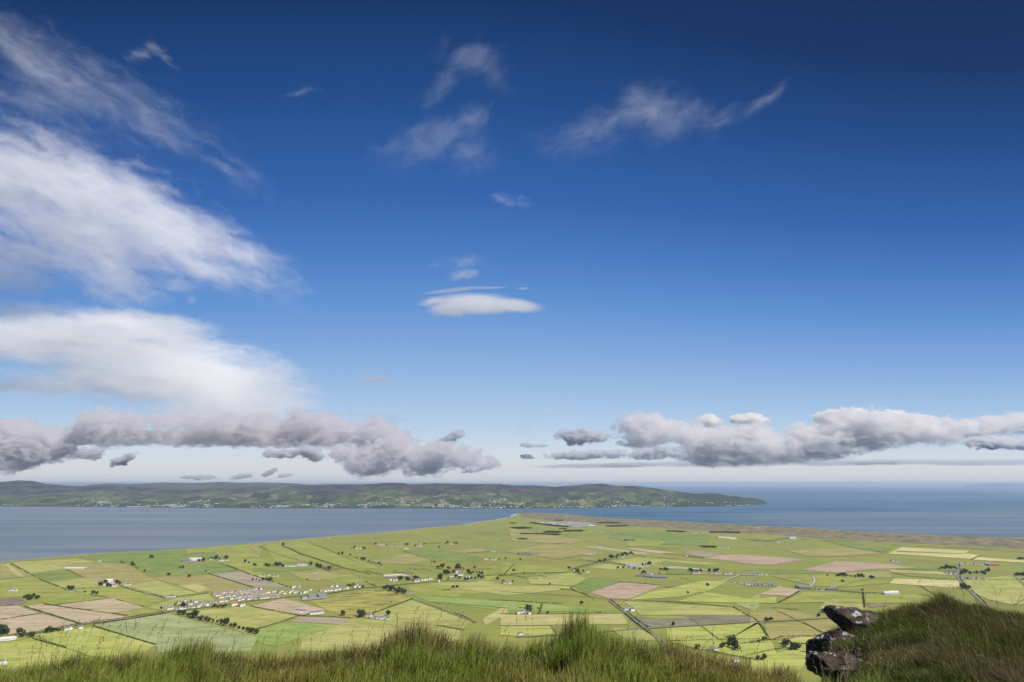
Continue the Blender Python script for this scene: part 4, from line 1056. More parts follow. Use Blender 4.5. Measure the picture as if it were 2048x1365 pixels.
# ------------------------------------------------------------------ houses and farms
t = NT('white_render'); m_w = t.done(t.mix(t.noise(t.obj(), .5, 3), (0.74, 0.71, 0.66), (0.82, 0.80, 0.76)), 0.85, .15)
t = NT('pale_pebbledash'); m_w2 = t.done(t.mix(t.noise(t.obj(), .5, 3), (0.48, 0.43, 0.37), (0.60, 0.54, 0.47)), 0.9, .1)
t = NT('grey_slate'); m_r1 = t.done(t.mix(t.noise(t.obj(), .4, 3), (0.12, 0.11, 0.115), (0.20, 0.185, 0.185)), .7, .25)
t = NT('brown_tile'); m_r2 = t.done(t.mix(t.noise(t.obj(), .4, 3), (0.20, 0.15, 0.12), (0.29, 0.22, 0.18)), .85, .1)
t = NT('red_tin'); m_r3 = t.done(t.mix(t.noise(t.obj(), .4, 3), (0.36, 0.07, 0.05), (0.44, 0.11, 0.08)), .6, .3)
t = NT('pale_tin'); m_r4 = t.done(t.mix(t.noise(t.obj(), .3, 3), (0.55, 0.55, 0.56), (0.70, 0.70, 0.70)), .5, .3)
t = NT('blue_tin'); m_r5 = t.done(t.mix(t.noise(t.obj(), .3, 3), (0.20, 0.26, 0.34), (0.30, 0.37, 0.46)), .5, .3)
t = NT('grey_tin'); m_r6 = t.done(t.mix(t.noise(t.obj(), .3, 3), (0.15, 0.165, 0.185), (0.21, 0.225, 0.245)), .55, .3)
t = NT('dark_block'); m_b = t.done(t.mix(t.noise(t.obj(), .3, 3), (0.22, 0.22, 0.23), (0.30, 0.30, 0.31)), .9, .1)
t = NT('window_glass'); m_gl = t.done((0.04, 0.05, 0.06), .15, .5)
HM = {}
def house_meshes(L, W, H, R, wall, roof, chim=True):
    key = (L, W, H, R, wall.name, roof.name, chim)
    if key in HM: return HM[key]
    wv, wf, rv, rf = gable(L, W, H, R)
    fm = [0] * len(wf)
    # window and door openings as dark panes set a little proud of the wall
    for sg in (-1, 1):
        nwin = max(2, int(L / 4))
        for i in range(nwin):
            cx = -L / 2 + L * (i + .5) / nwin; w = .6; z0, z1 = .9, 2.1
            b = len(wv); y = sg * (W / 2 + .03)
            wv += [(cx - w, y, z0), (cx + w, y, z0), (cx + w, y, z1), (cx - w, y, z1)]
            wf.append((b, b + 1, b + 2, b + 3) if sg < 0 else (b + 3, b + 2, b + 1, b)); fm.append(1)
    wall_me = mesh_from('house', wv, wf, [wall, m_gl], fm)
    rm = [0] * len(rf)
    if chim:
        for cx in (-L / 2 + .6, L / 2 - .6):
            b = len(rv); s = .45; z0, z1 = H + R - .5, H + R + 1.1
            rv += [(cx - s, -s, z0), (cx + s, -s, z0), (cx + s, s, z0), (cx - s, s, z0), (cx - s, -s, z1), (cx + s, -s, z1), (cx + s, s, z1), (cx - s, s, z1)]
            rf += [tuple(b + q for q in f) for f in ((0, 1, 5, 4), (1, 2, 6, 5), (2, 3, 7, 6), (3, 0, 4, 7), (4, 5, 6, 7))]; rm += [1] * 5
    roof_me = mesh_from('roof', rv, rf, [roof, wall], rm)
    HM[key] = (wall_me, roof_me)
    return HM[key]
def build(p, dims, wall, roof, rot, label, group=None, name='house', cat='house', chim=True):
    wm_, rm_ = house_meshes(*dims, wall, roof, chim)
    o = link(name, wm_, loc=(p.x, p.y, PLAIN + 1.6)); o.rotation_euler = (0, 0, rot)
    r = link('roof', rm_, o)
    tag(o, label, cat, group)
    return o
HD = [(11, 7.5, 3.0, 3.2), (13, 8, 3.2, 3.0), (15, 8, 3.2, 3.2), (10, 7, 5.0, 3.0)]
def houses(r, pts, label, group, rot=None, walls=None, roofs=None, scale=None):
    for w in pts.split():
        x, y = map(float, w.split(','))
        d = random.choice(HD)
        a = random.choice([.25, .3, 1.8]) if rot is None else rot + random.gauss(0, .12) + (math.pi / 2 if random.random() < .15 else 0)
        build(gp(r, x, y), d, random.choice(walls or [m_w, m_w, m_w, m_w2]), random.choice(roofs or [m_r1, m_r1, m_r2]), a, label, group)
def sheds(r, pts, label, group, dims, wall, roof, rot=.25):
    for w in pts.split():
        x, y = map(float, w.split(','))
        build(gp(r, x, y), dims, wall, roof, rot + random.gauss(0, .05), label, group, 'barn', 'barn', False)
ROT = math.atan2(*(lambda d: (d.y, d.x))(gp('A', 1650, 645) - gp('A', 1030, 735)))
VW, VE, VS = 'white houses at the west end of the village', 'houses strung along the village road to the east', 'close packed terraces of the village estate'
houses('A', '1310,660 1330,668 1350,664 1395,668 1420,672 1445,668 1400,622 1430,616 1450,612 1480,635 1500,630 1520,606 1540,612 1555,642 1575,636 1590,622 1612,632 1630,638 1560,655 1520,658 1495,655 1660,618 1690,622', 'small white house clustered at the west end of the roadside village', VW, ROT)
houses('A', '1832,640 1850,632', 'red roofed house at the lower edge of the village', 'red roofed village houses', ROT, roofs=[m_r3])
houses('A', '1890,645 1910,638 1780,606 1740,610', 'white house standing apart below the village estate', 'white houses below the village estate', ROT, [m_w])
rows = [('A 1690,552 2030,512 B 80,515', 20), ('A 1700,562 2040,530 B 120,528', 20), ('A 1740,575 B 60,545 B 200,530', 20), ('A 1800,588 B 110,553', 16), ('A 1880,598 B 60,575 B 220,560', 15), ('B 30,590 230,572', 8)]
for spec, nn in rows:
    pts = poly(spec); seg = [(b - a).length for a, b in zip(pts[:-1], pts[1:])]; T = sum(seg)
    for i in range(nn):
        s = (i + .5) / nn * T; k = 0
        while s > seg[k] and k < len(seg) - 1: s -= seg[k]; k += 1
        p = pts[k].lerp(pts[k + 1], s / seg[k]); d = pts[k + 1] - pts[k]
        if random.random() < .08: continue
        build(p + Vector((random.gauss(0, 1), random.gauss(0, 6), 0)), random.choice(HD[:3]), random.choice([m_w, m_w, m_w2]), random.choice([m_r1, m_r2, m_r2]), math.atan2(d.y, d.x) + random.gauss(0, .06), 'little grey roofed house packed into the terraces of the village estate', VS)
houses('B', '225,540 250,530 270,545 290,530 310,540 330,525 350,538 372,532 395,545 420,540 442,532 470,518 330,498 345,492 385,494 560,524 590,530 620,522 640,520 655,515 672,522 700,512 715,510 740,508 765,506', 'white house along the road at the east end of the village', VE, ROT)
sheds('B', '500,572', 'long dark grey shed with glazed gables beside the village', None, (52, 22, 6, 4), m_b, m_r6, ROT)
sheds('B', '556,568', 'square dark grey shed right of the long grey village shed', None, (30, 22, 6, 4), m_b, m_r6, ROT)
sheds('B', '430,582', 'low pale shed left of the long grey village shed', None, (26, 14, 4, 3), m_w2, m_r1, ROT)
houses('B', '640,488 682,488', 'white house standing back behind the road east of the village', 'white houses behind the road east of the village', ROT, [m_w])
houses('B', '822,495 838,488 855,498 865,494', 'tall white house at the far east end of the village road', 'white houses at the end of the village road', ROT, [m_w])
sheds('A', '1465,288', 'low grey shed at the left of the shore farm', None, (46, 18, 5, 3.5), m_b, m_r6, .2)
sheds('A', '1545,275', 'long pale roofed shed at the back of the shore farm', None, (60, 20, 5, 3.5), m_w2, m_r4, .2)
sheds('A', '1520,285', 'white walled shed in front of the shore farm', None, (30, 14, 5, 3), m_w, m_r4, .2)
houses('A', '1660,278 1735,288 1755,286 1785,284', 'white house under the dark trees of the shore farm', 'white houses of the shore farm', .2, [m_w])
build(gp('A', 858, 455), (24, 12, 7, 4), m_w, m_r4, .25, 'big white house standing above its round of dark trees')
houses('A', '825,480 900,488', 'small white cottage half hidden in the round of dark trees', 'cottages in the round of dark trees', .25, [m_w])
build(gp('A', 905, 480), (16, 8, 3.5, 2.5), m_w, m_r3, .25, 'red roofed shed beside the big white house', name='barn', cat='barn', chim=False)
build(gp('A', 885, 468), (14, 8, 3.5, 2.5), m_w, m_r5, .25, 'blue roofed shed beside the big white house', name='barn', cat='barn', chim=False)
houses('A', '990,478 1012,478', 'white bungalow right of the round of dark trees', 'bungalows right of the round of dark trees', .1, [m_w])
houses('A', '1318,572 1342,571 1366,570', 'white bungalow in the row at the end of the pale lane', 'bungalow row at the end of the pale lane', .1, [m_w])
houses('A', '85,520 105,518 120,522 90,512', 'white house at the left edge above the purple brown field', 'white houses at the left edge', .3, [m_w])
build(gp('A', 582, 347), (75, 10, 3, 2.5), m_w, m_r4, .12, 'very long white shed alone in the upper left green fields', name='barn', cat='barn', chim=False)
houses('A', '650,342 668,338', 'tiny white house right of the very long white shed', 'tiny houses right of the long white shed', .3, [m_w])
houses('A', '785,290', 'tiny white house near the lough shore left of the lone clump', None, .2)
sheds('A', '30,912 68,905', 'white glasshouse by the trees at the lower left edge', 'white glasshouses at the lower left edge', (30, 12, 3, 2.5), m_w, m_r4, .3)
houses('A', '525,828 548,824', 'long white bungalow on the roadside under the tan fields', 'roadside bungalows under the tan fields', ROT, [m_w])
houses('A', '630,818', 'single white cottage right of the roadside bungalows', None, ROT, [m_w])
houses('A', '10,1098 40,1100', 'white cottage half hidden by grass at the bottom left', 'cottages at the bottom left', .3, [m_w])
houses('B', '375,686 400,692 430,688 412,684', 'white house of the farm on the grey strip field', 'houses of the farm on the grey strip field', .3, [m_w, m_w2])
sheds('B', '500,705 525,702 550,698', 'pale shed of the farm on the grey strip field', 'sheds of the farm on the grey strip field', (22, 10, 4, 3), m_w, m_r1, .5)
build(gp('B', 958, 732), (14, 9, 6, 4), m_w, m_r1, 1.7, 'white two storey house with its gable to the hill, below the long hedge')
houses('B', '985,738 1010,740 1035,744 1060,742 1085,746 930,722', 'white cottage beside the two storey gabled house', 'cottages beside the two storey gabled house', .2, [m_w])
houses('B', '1250,542 1280,540', 'pale house at the right end of the grove by the crossroads', 'pale houses by the crossroads grove', .2, [m_w2])
sheds('B', '1090,411 1130,409 1170,406', 'long pinkish pale shed beneath the clipped conifer hedge', 'pale sheds beneath the conifer hedge', (36, 12, 4, 3), m_w2, m_w2, .15)
houses('B', '1215,404 1240,402', 'white house right of the pale sheds under the conifer hedge', 'white houses under the conifer hedge', .15, [m_w])
houses('B', '1300,450 1322,446 1350,440 1372,438 1388,436 1408,434 1425,432 1315,440', 'white cottage in the row on the road to the church', 'cottage row on the road to the church', ROT, [m_w])
houses('B', '1105,442 1130,446 1150,440 1485,450', 'grey roofed cottage among trees on the road to the church', 'cottages among trees on the road to the church', ROT)
houses('B', '1575,412 1595,408 1610,406', 'white house at the left foot of the churchyard wood', 'houses at the foot of the churchyard wood', ROT, [m_w])
houses('B', '1700,420 1722,415', 'white house right of the church tower', 'houses right of the church tower', ROT, [m_w])
# the church
cp = gp('B', 1655, 402)
o = link('church', None, loc=(cp.x, cp.y, PLAIN + 1.6)); o.rotation_euler = (0, 0, .3); tag(o, 'white church with a square tower rising out of dark trees', 'church')
a, b = house_meshes(24, 11, 6, 6, m_w, m_r1, False); link('nave', a, o); link('roof', b, o)
bm = bmesh.new(); bmesh.ops.create_cube(bm, size=1, matrix=Matrix.Translation((-13.6, 0, 8)) @ Matrix.Diagonal((6, 6, 18, 1)))
for sx in (-1, 1):
    for sy in (-1, 1): bmesh.ops.create_cone(bm, cap_ends=True, segments=4, radius1=1.0, radius2=.1, depth=4, matrix=Matrix.Translation((-13.6 + sx * 2.4, sy * 2.4, 18.9)))
me = bpy.data.meshes.new('tower'); bm.to_mesh(me); bm.free(); me.materials.append(m_w); link('tower', me, o)
houses('B', '835,189 855,190 870,191', 'white house in the trees of the nearest lough side farm', 'houses of the nearest lough side farm', .2, [m_w])
houses('B', '1010,160 1035,162 1055,164 1110,168 1140,170 1165,170 1190,172', 'small white house in the far lough side row', 'far lough side row of houses', .1)
houses('B', '1220,190 1240,191', 'long white house below the far lough side row', 'white houses below the far lough side row', .1, [m_w])
houses('B', '1310,170 1335,172 1350,170', 'white house at the right end of the far lough side row', 'houses at the right end of the far row', .1)
houses('B', '1580,154 1595,156', 'white house between two clumps of trees toward the point', 'white houses between two clumps toward the point', .1, [m_w])
houses('B', '1905,212 1925,214', 'white gabled house on the olive plain toward the point', 'gabled houses on the olive plain', 1.7, [m_w])
houses('B', '1845,276 1870,274 1905,278 1930,278', 'white house of the tree ringed farm in the middle of the plain', 'houses of the tree ringed farm', .1, [m_w])
houses('B', '1935,116 1955,114 620,104', 'tiny pale house near the far shore of the lough', 'tiny houses near the far shore of the lough', .1)
houses('B', '2010,464 2030,468', 'white house with trees at its left, right of the church', 'white houses right of the church', .1, [m_w])
houses('B', '285,330 310,330 330,329 350,328', 'white cottage at the left of the long farm behind the village', 'cottages of the long farm behind the village', .15, [m_w])
sheds('B', '395,324 425,322', 'white shed at the right of the long farm behind the village', 'sheds of the long farm behind the village', (26, 12, 5, 3), m_w, m_r5, .15)
houses('B', '498,381 525,381', 'low white bungalow alone in the fields behind the village', 'low bungalows behind the village', .1, [m_w])
houses('B', '82,408 105,408 148,404 185,408 208,408', 'white house in the short line above the grey fallow field', 'short line above the grey fallow field', .1, [m_w])
houses('B', '535,428 1208,272', 'tiny grey house alone in open pasture', 'tiny grey houses in open pasture', .3, [m_w2])
# the camp on the point
random.seed(3)
for i in range(46):
    x, y = random.uniform(300, 745), 0
    lo = np.interp(x, [300, 420, 560, 745], [100, 102, 96, 108]); hi = np.interp(x, [300, 420, 560, 745], [106, 118, 136, 132])
    y = random.uniform(lo, hi)
    build(gp('C', x, y), random.choice([(30, 12, 4, 2.5), (42, 14, 4.5, 3), (22, 12, 5, 2.5)]), random.choice([m_w, m_w, m_w2]), random.choice([m_r1, m_r2, m_r6, m_r4]), .05 + random.gauss(0, .1), 'long low block packed into the pale camp on the point', 'long low blocks of the camp on the point', 'camp_block', 'building', False)
flat_poly('yard', poly('C 290,98 420,95 560,92 700,100 770,130 560,142 400,120'), PLAIN + 1.72, m_yard)
flat_poly('yard', poly('A 1420,290 1500,268 1600,272 1600,292 1480,298'), PLAIN + 1.73, m_yard)
flat_poly('yard', poly('B 380,590 480,560 600,565 620,580 420,600'), PLAIN + 1.73, m_yard)
flat_poly('yard', poly('B 1060,412 1180,398 1260,400 1250,410 1080,418'), PLAIN + 1.73, m_yard)
flat_poly('yard', poly('C 640,352 700,344 770,354 700,362'), PLAIN + 1.73, m_yard)
houses('C', '660,176 680,177 700,175 720,176', 'small white house in the row below the camp', 'row below the camp', .05, [m_w])
houses('C', '770,172 800,174 820,178', 'tiny white house alone right of the row below the camp', 'tiny houses right of the row below the camp', .05, [m_w])
houses('C', '1490,182 1520,184 1545,184 1575,183 1600,187 1630,188 1650,188', 'little pale chalet in the row under the dunes', 'chalets under the dunes', .05, [m_w, m_w2])
sheds('C', '1745,224 1790,226 1835,232', 'long white shed of the far farm under the dunes', 'white sheds of the far farm under the dunes', (46, 14, 5, 3), m_w, m_r4, -.1)
houses('C', '1725,300 1745,302 1770,303 1795,302', 'white house right of the dark scrub wood in the far fields', 'white houses right of the scrub wood', .05, [m_w])
houses('C', '770,295 790,297', 'white house at the tip of the narrow tan strip field', 'white houses at the tip of the tan strip', .1, [m_w])
houses('C', '690,353 712,352 735,354', 'white house inside the pale ring of gravel', 'white houses inside the pale ring', .1, [m_w])
sheds('C', '175,354 215,356 275,353', 'dark shed far out on the olive plain', 'dark sheds on the olive plain', (34, 14, 4, 3), m_b, m_r6, .05)
houses('C', '1000,244 1030,246 1055,246 1100,223 1110,222', 'dull grey house far out under the dunes', 'dull grey houses under the dunes', .05, [m_w2])
sheds('C', '1028,446 1055,454', 'blue roofed shed of the farm by the yellow strip field', 'blue roofed sheds by the yellow strip field', (44, 20, 6, 4), m_w2, m_r5, .1)
houses('C', '1105,450 1125,452 1150,450 1165,446', 'white house right of the blue roofed sheds', 'white houses right of the blue sheds', .1, [m_w])
houses('C', '572,474 580,480', 'white house tucked at the road bend', 'white houses at the road bend', .9, [m_w])
houses('C', '675,494 695,494', 'white bungalow right of the road bend lane', 'bungalows right of the road bend lane', .1, [m_w])
houses('C', '970,378', 'white cottage under the thick wood by the yellow strip field', None, .2, [m_w])
houses('C', '1165,506 1190,510', 'white house behind the long grey sheds', 'white houses behind the long grey sheds', .1, [m_w])
sheds('C', '1135,526 1200,534 1255,538', 'long grey shed in the line above the ploughed pink field', 'line of long grey sheds', (62, 18, 4, 3), m_b, m_r6, -.12)
houses('C', '1530,505 1550,504 1572,504 1670,504 1700,506 1720,506', 'white house under trees on the straight road', 'white houses under trees on the straight road', .03, [m_w])
houses('C', '1770,510 1795,511 1815,509 1868,508 1915,512 1935,510 1950,513 1988,513 2010,514 2035,513', 'white house in the open row farther right on the straight road', 'open row on the straight road', .03)
houses('C', '1850,575 1880,578 1900,582 1918,588 1940,590 1960,596 1985,590 2010,590 2035,592', 'white house in the lower row left of the orange tan field', 'lower row left of the orange tan field', .1)
houses('D', '0,446 25,448 50,450 78,452 105,454 130,452 155,454 180,456', 'white bungalow in the line left of the orange tan field', 'line left of the orange tan field', .03, [m_w])
houses('C', '40,578 60,582 80,580', 'white house between two round trees left of the ploughed pink field', 'houses between two round trees', .1, [m_w])
houses('C', '145,820 165,814 190,812 210,818 228,822', 'white house of the lower middle farm', 'houses of the lower middle farm', .4, [m_w])
houses('C', '992,790 1012,786 1030,798 1045,796', 'white house on the straight lane at bottom centre', 'houses on the straight lane', .5, [m_w])
houses('C', '160,985', 'white cottage between two humps of grass at bottom centre', None, .3, [m_w])
houses('C', '1670,1108 1695,1110 1855,1195', 'white cottage in the wooded dip at the bottom edge', 'cottages in the wooded dip', .3, [m_w])
houses('C', '1470,368', 'white cottage left of the dark conifer screen', None, .1, [m_w])
houses('D', '215,134 205,136', 'white house on the dark hedge under the dunes', 'white houses on the dark hedge under the dunes', .05, [m_w])
sheds('D', '318,106', 'big white block of a building alone under the dunes', None, (45, 20, 9, 3), m_w, m_r4, .0)
sheds('D', '250,108 275,104', 'dark shed left of the big white building under the dunes', 'dark sheds left of the big white building', (30, 14, 4, 3), m_b, m_r6, 0)
houses('D', '20,148 55,152 80,152', 'tiny pale house in the far fields under the dunes', 'tiny pale houses under the dunes', .05)
houses('D', '0,372 30,374 65,376 90,374 120,378', 'white house in the row at the end of the green far field', 'row at the end of the green far field', .03, [m_w])
sheds('D', '385,470 405,478', 'dark blue shed by the pale winding track', 'dark blue sheds by the pale track', (40, 18, 5, 4), m_b, m_r6, -.05)
houses('D', '440,476', 'white gabled house by the pale winding track', None, 1.6, [m_w])
houses('D', '495,484 515,485 535,487', 'small white house right of the dark blue sheds', 'small houses right of the dark blue sheds', -.05, [m_w])
sheds('D', '600,488 625,484', 'dark low shed on the hedged road right of the dark blue sheds', 'dark low sheds on the hedged road', (24, 12, 4, 3), m_b, m_r6, -.05)
sheds('D', '1035,524 1075,520', 'big pale pinkish shed alone above the grassy mound', 'big pale sheds above the grassy mound', (30, 16, 6, 4), m_w, m_r4, -.1)
houses('D', '1470,368 1485,362 1500,366 1520,360 1540,364 1530,372 1490,374', 'white house at the right hand crossroads', 'houses at the right hand crossroads', 1.5)
houses('D', '1575,292 1600,292 1622,294', 'white house at the top of the right hand crossroads road', 'houses at the top of the crossroads road', .05, [m_w])
houses('D', '1680,298 1705,300 1735,300', 'white house left of the red roofed shed', 'white houses left of the red roofed shed', .05, [m_w])
sheds('D', '1772,300', 'blue shed between the white houses and the red shed', None, (22, 14, 6, 3), m_r5, m_r5, 0)
sheds('D', '1815,306', 'long red shed at the right of the far farm', None, (48, 14, 4, 3), m_r3, m_r3, 0)
houses('D', '1585,400 1610,403 1640,405 1670,405 1700,407 1740,408 1760,412', 'white house in the garden row right of the right hand crossroads', 'garden row right of the crossroads', .0)
houses('D', '2035,410 2048,414 2065,418', 'white house at the right edge of the plain', 'white houses at the right edge', .4, [m_w])
houses('D', '1060,274 1080,272 1100,276', 'lone white house in the deep green far fields', 'lone houses in the deep green far fields', .05, [m_w])
# the fort and slip at the very tip
build(at(1030, 1031.5, PLAIN), (22, 18, 8, 3), m_w, m_r4, .2, 'round white topped building at the very tip of the point', name='building', cat='building', chim=False)
bm = bmesh.new()
a, b = at(960, 1029.6, 1.2), at(1028, 1030.3, 1.2)
d = (b - a); bmesh.ops.create_cube(bm, size=1, matrix=Matrix.Translation((a + b) / 2) @ Matrix.Rotation(math.atan2(d.y, d.x), 4, 'Z') @ Matrix.Diagonal((d.length, 14, 3.5, 1)))
bmesh.ops.bevel(bm, geom=bm.edges[:], offset=.8, segments=1)
me = bpy.data.meshes.new('jetty'); bm.to_mesh(me); bm.free(); me.materials.append(m_b); tag(link('jetty', me), 'dark jetty reaching left from the tip of the point', 'jetty')
# boats on the narrows
def boat(u, v, L, label):
    p = at(u, v, 0); bm = bmesh.new()
    prof = [(-.5, .30), (-.2, .5), (.2, .42), (.5, .02)]
    lo = [bm.verts.new((x * L, sg * w * L * .22 * .6, 0)) for x, w in prof for sg in (-1, 1)]
    hi = [bm.verts.new((x * L * 1.05, sg * w * L * .22, L * .12)) for x, w in prof for sg in (-1, 1)]
    for i in range(3):
        for sg in (0, 1):
            k = 2 * i + sg; f = (lo[k], lo[k + 2], hi[k + 2], hi[k]); bm.faces.new(f if sg == 0 else f[::-1])
        bm.faces.new((hi[2 * i], hi[2 * i + 2], hi[2 * i + 3], hi[2 * i + 1]))
    bm.faces.new((lo[0], hi[0], hi[1], lo[1])); 
    me = bpy.data.meshes.new('boat'); bm.to_mesh(me); bm.free(); me.materials.append(m_w)
    o = link('boat', me, loc=(p.x, p.y, 0)); tag(o, label, 'boat')
    bm = bmesh.new(); bmesh.ops.create_cube(bm, size=1, matrix=Matrix.Translation((-.12 * L, 0, L * .2)) @ Matrix.Diagonal((L * .35, L * .14, L * .16, 1))); bmesh.ops.bevel(bm, geom=bm.edges[:], offset=L * .02)
    me = bpy.data.meshes.new('cabin'); bm.to_mesh(me); bm.free(); me.materials.append(m_w); link('cabin', me, o)
boat(924, 1022.5, 42, 'white ferry crossing the narrows between the point and the far shore')
boat(273, 1017, 24, 'white boat just off the far shore town at left')
# sheep, too small to tell apart
bm = bmesh.new()
for reg, (x0, x1), (y0, y1), cnt in (('A', (1190, 1330), (325, 390), 22), ('A', (1480, 1650), (320, 345), 34), ('C', (1560, 1660), (632, 652), 16), ('C', (1150, 1230), (645, 660), 10), ('D', (230, 420), (275, 320), 16), ('D', (180, 400), (395, 440), 14), ('A', (300, 480), (355, 375), 6), ('D', (1150, 1380), (340, 360), 14)):
    for _ in range(cnt):
        p = gp(reg, random.uniform(x0, x1), random.uniform(y0, y1)); a = random.uniform(0, 6.28)
        M = Matrix.Translation((p.x, p.y, PLAIN + 2.2)) @ Matrix.Rotation(a, 4, 'Z')
        bmesh.ops.create_icosphere(bm, subdivisions=1, radius=1, matrix=M @ Matrix.Diagonal((.8, .42, .45, 1)))
        bmesh.ops.create_icosphere(bm, subdivisions=1, radius=.26, matrix=M @ Matrix.Translation((.9, 0, .25)))
me = bpy.data.meshes.new('sheep_flock'); bm.to_mesh(me); bm.free(); me.materials.append(m_w)
tag(link('sheep_flock', me), 'scattered white sheep grazing as specks in the green fields', 'sheep', kind='stuff')

# ------------------------------------------------------------------ the cliff top we stand on
G_TOP = interp([-250, -100, 0, 60, 130, 200, 300, 360, 400, 440, 500, 600, 700, 740, 780, 810, 850, 880, 920, 980, 1040, 1100, 1140, 1165, 1195, 1230, 1300, 1380, 1440, 1500, 1560, 1620, 1700, 1800, 2048, 2300],
               [1352, 1350, 1346, 1334, 1312, 1305, 1304, 1296, 1290, 1294, 1296, 1302, 1292, 1276, 1257, 1250, 1256, 1266, 1270, 1282, 1290, 1284, 1268, 1256, 1264, 1280, 1296, 1306, 1318, 1327, 1335, 1338, 1354, 1385, 1410, 1430])
M_TOP = interp([1560, 1612, 1622, 1640, 1665, 1690, 1715, 1745, 1790, 1830, 1865, 1890, 1930, 1970, 2010, 2048, 2120, 2300, 2500], [1450, 1352, 1318, 1288, 1272, 1262, 1252, 1240, 1222, 1214, 1206, 1197, 1206, 1214, 1222, 1226, 1232, 1250, 1262])
LIFT = 25.0                                   # blades stand this many photograph pixels over the turf on the near shelf
D_S, D_M = 7.4, 10.2
def ang(v): return math.atan((v - 682.5) / F) - PITCH
def turf_u(x, y, dz=-1.7): return 1024 + F * x / max(.3, y * CP + dz * SP)
def turf_z(x, y):
    """height of the turf below the eye"""
    r = math.hypot(x, y)
    if y < 1.0: return -1.75
    u = turf_u(x, y); u = min(max(u, -250), 2500)
    n1 = mnoise.fractal(Vector((x * .9, y * .9, 3)), 1.0, 2.0, 4)
    def line(v, d): return -d * math.tan(math.atan((v - 682.5) / F) - PITCH) * math.sqrt(1 + 0)
    yy = y                                     # depth drives the view angle of a pixel row
    zs = line(float(G_TOP(min(u, 2300))) + LIFT, D_S)
    if yy <= D_S:
        k = max(0, (yy - 2.5) / (D_S - 2.5)); shelf = -1.78 * (1 - k) + zs * k - .05 * math.sin(math.pi * k)
    else: shelf = zs - .75 * (yy - D_S) - .18 * (yy - D_S) ** 2
    m = min(1, max(0, (u - 1590) / 50)); m = m * m * (3 - 2 * m)
    z = shelf
    if m > 0:
        zm = line(float(M_TOP(u)) + 14, D_M)
        if yy <= D_M:
            k = max(0, (yy - 5.2) / (D_M - 5.2)); e = 1 - (1 - k) ** 1.5
            z0 = -1.75 if yy > 2 else -1.78
            mound = z0 * (1 - e) + zm * e
        else: mound = zm - .35 * (yy - D_M) ** 1.3 - .15 * (yy - D_M) ** 2
        z = shelf * (1 - m) + mound * m
        cu_ = min(1, max(0, (1752 - u) / 40)); cy_ = min(1, max(0, (9.0 - yy) / .5)) * min(1, max(0, (yy - 7.0) / .6))
        z -= .42 * cu_ * cu_ * (3 - 2 * cu_) * cy_
    return max(-EYE + 3.4, z + n1 * .05)
t = NT('turf')
P = t.pos()
m_turf = t.done(t.mix(t.range(t.noise(P, 3.0, 5), .35, .65), (0.030, 0.036, 0.010), (0.070, 0.058, 0.028)), .95, .05)
V, Fs = [], []
UU = np.linspace(-900, 2950, 360)
RR = np.concatenate([np.linspace(.4, 5, 14), np.linspace(5.15, 13, 70), np.geomspace(13.4, 900, 40)])
for u in UU:
    for y in RR:
        x = (u - 1024) / F * (y * CP - 1.7 * SP)
        zz = turf_z(x, y) if y < 13.2 else None
        if zz is None:
            zb = turf_z(x / y * 13.2, 13.2)
            k = y - 13.2
            nz = mnoise.fractal(Vector((x * .02, y * .02, 9)), 1.0, 2.0, 4)
            zz = max(-EYE + 3.4, zb - 1.35 * k + min(k * .12, 18) * nz) if k < 200 else max(-EYE + 3.4, zb - 270 - (k - 200) * .35)
        V.append((x, y, EYE + zz))
nr = len(RR)
for i in range(len(UU) - 1):
    for j in range(nr - 1):
        k = i * nr + j
        Fs.append((k, k + nr, k + nr + 1, k + 1))
tag(link('hillside', mesh_from('hillside', V, Fs, [m_turf], smooth=True)), kind='structure')

# ------------------------------------------------------------------ grass: one mass of blades
t = NT('grass_blades')
tc = t.attr()
bs = t.node('ShaderNodeBsdfPrincipled'); t.put(bs.inputs['Base Color'], tc); bs.inputs['Roughness'].default_value = .55; bs.inputs['Specular IOR Level'].default_value = .25
tr = t.node('ShaderNodeBsdfTranslucent'); t.put(tr.inputs['Color'], tc)
mx = t.node('ShaderNodeMixShader'); mx.inputs[0].default_value = .28
t.l.new(bs.outputs[0], mx.inputs[1]); t.l.new(tr.outputs[0], mx.inputs[2]); t.l.new(mx.outputs[0], t.out.inputs['Surface'])
m_grass = t.m
def vnoise(x, y, s, seed=0):
    return np.array([mnoise.noise(Vector((a * s + seed, b * s, seed * .37))) for a, b in zip(x, y)])
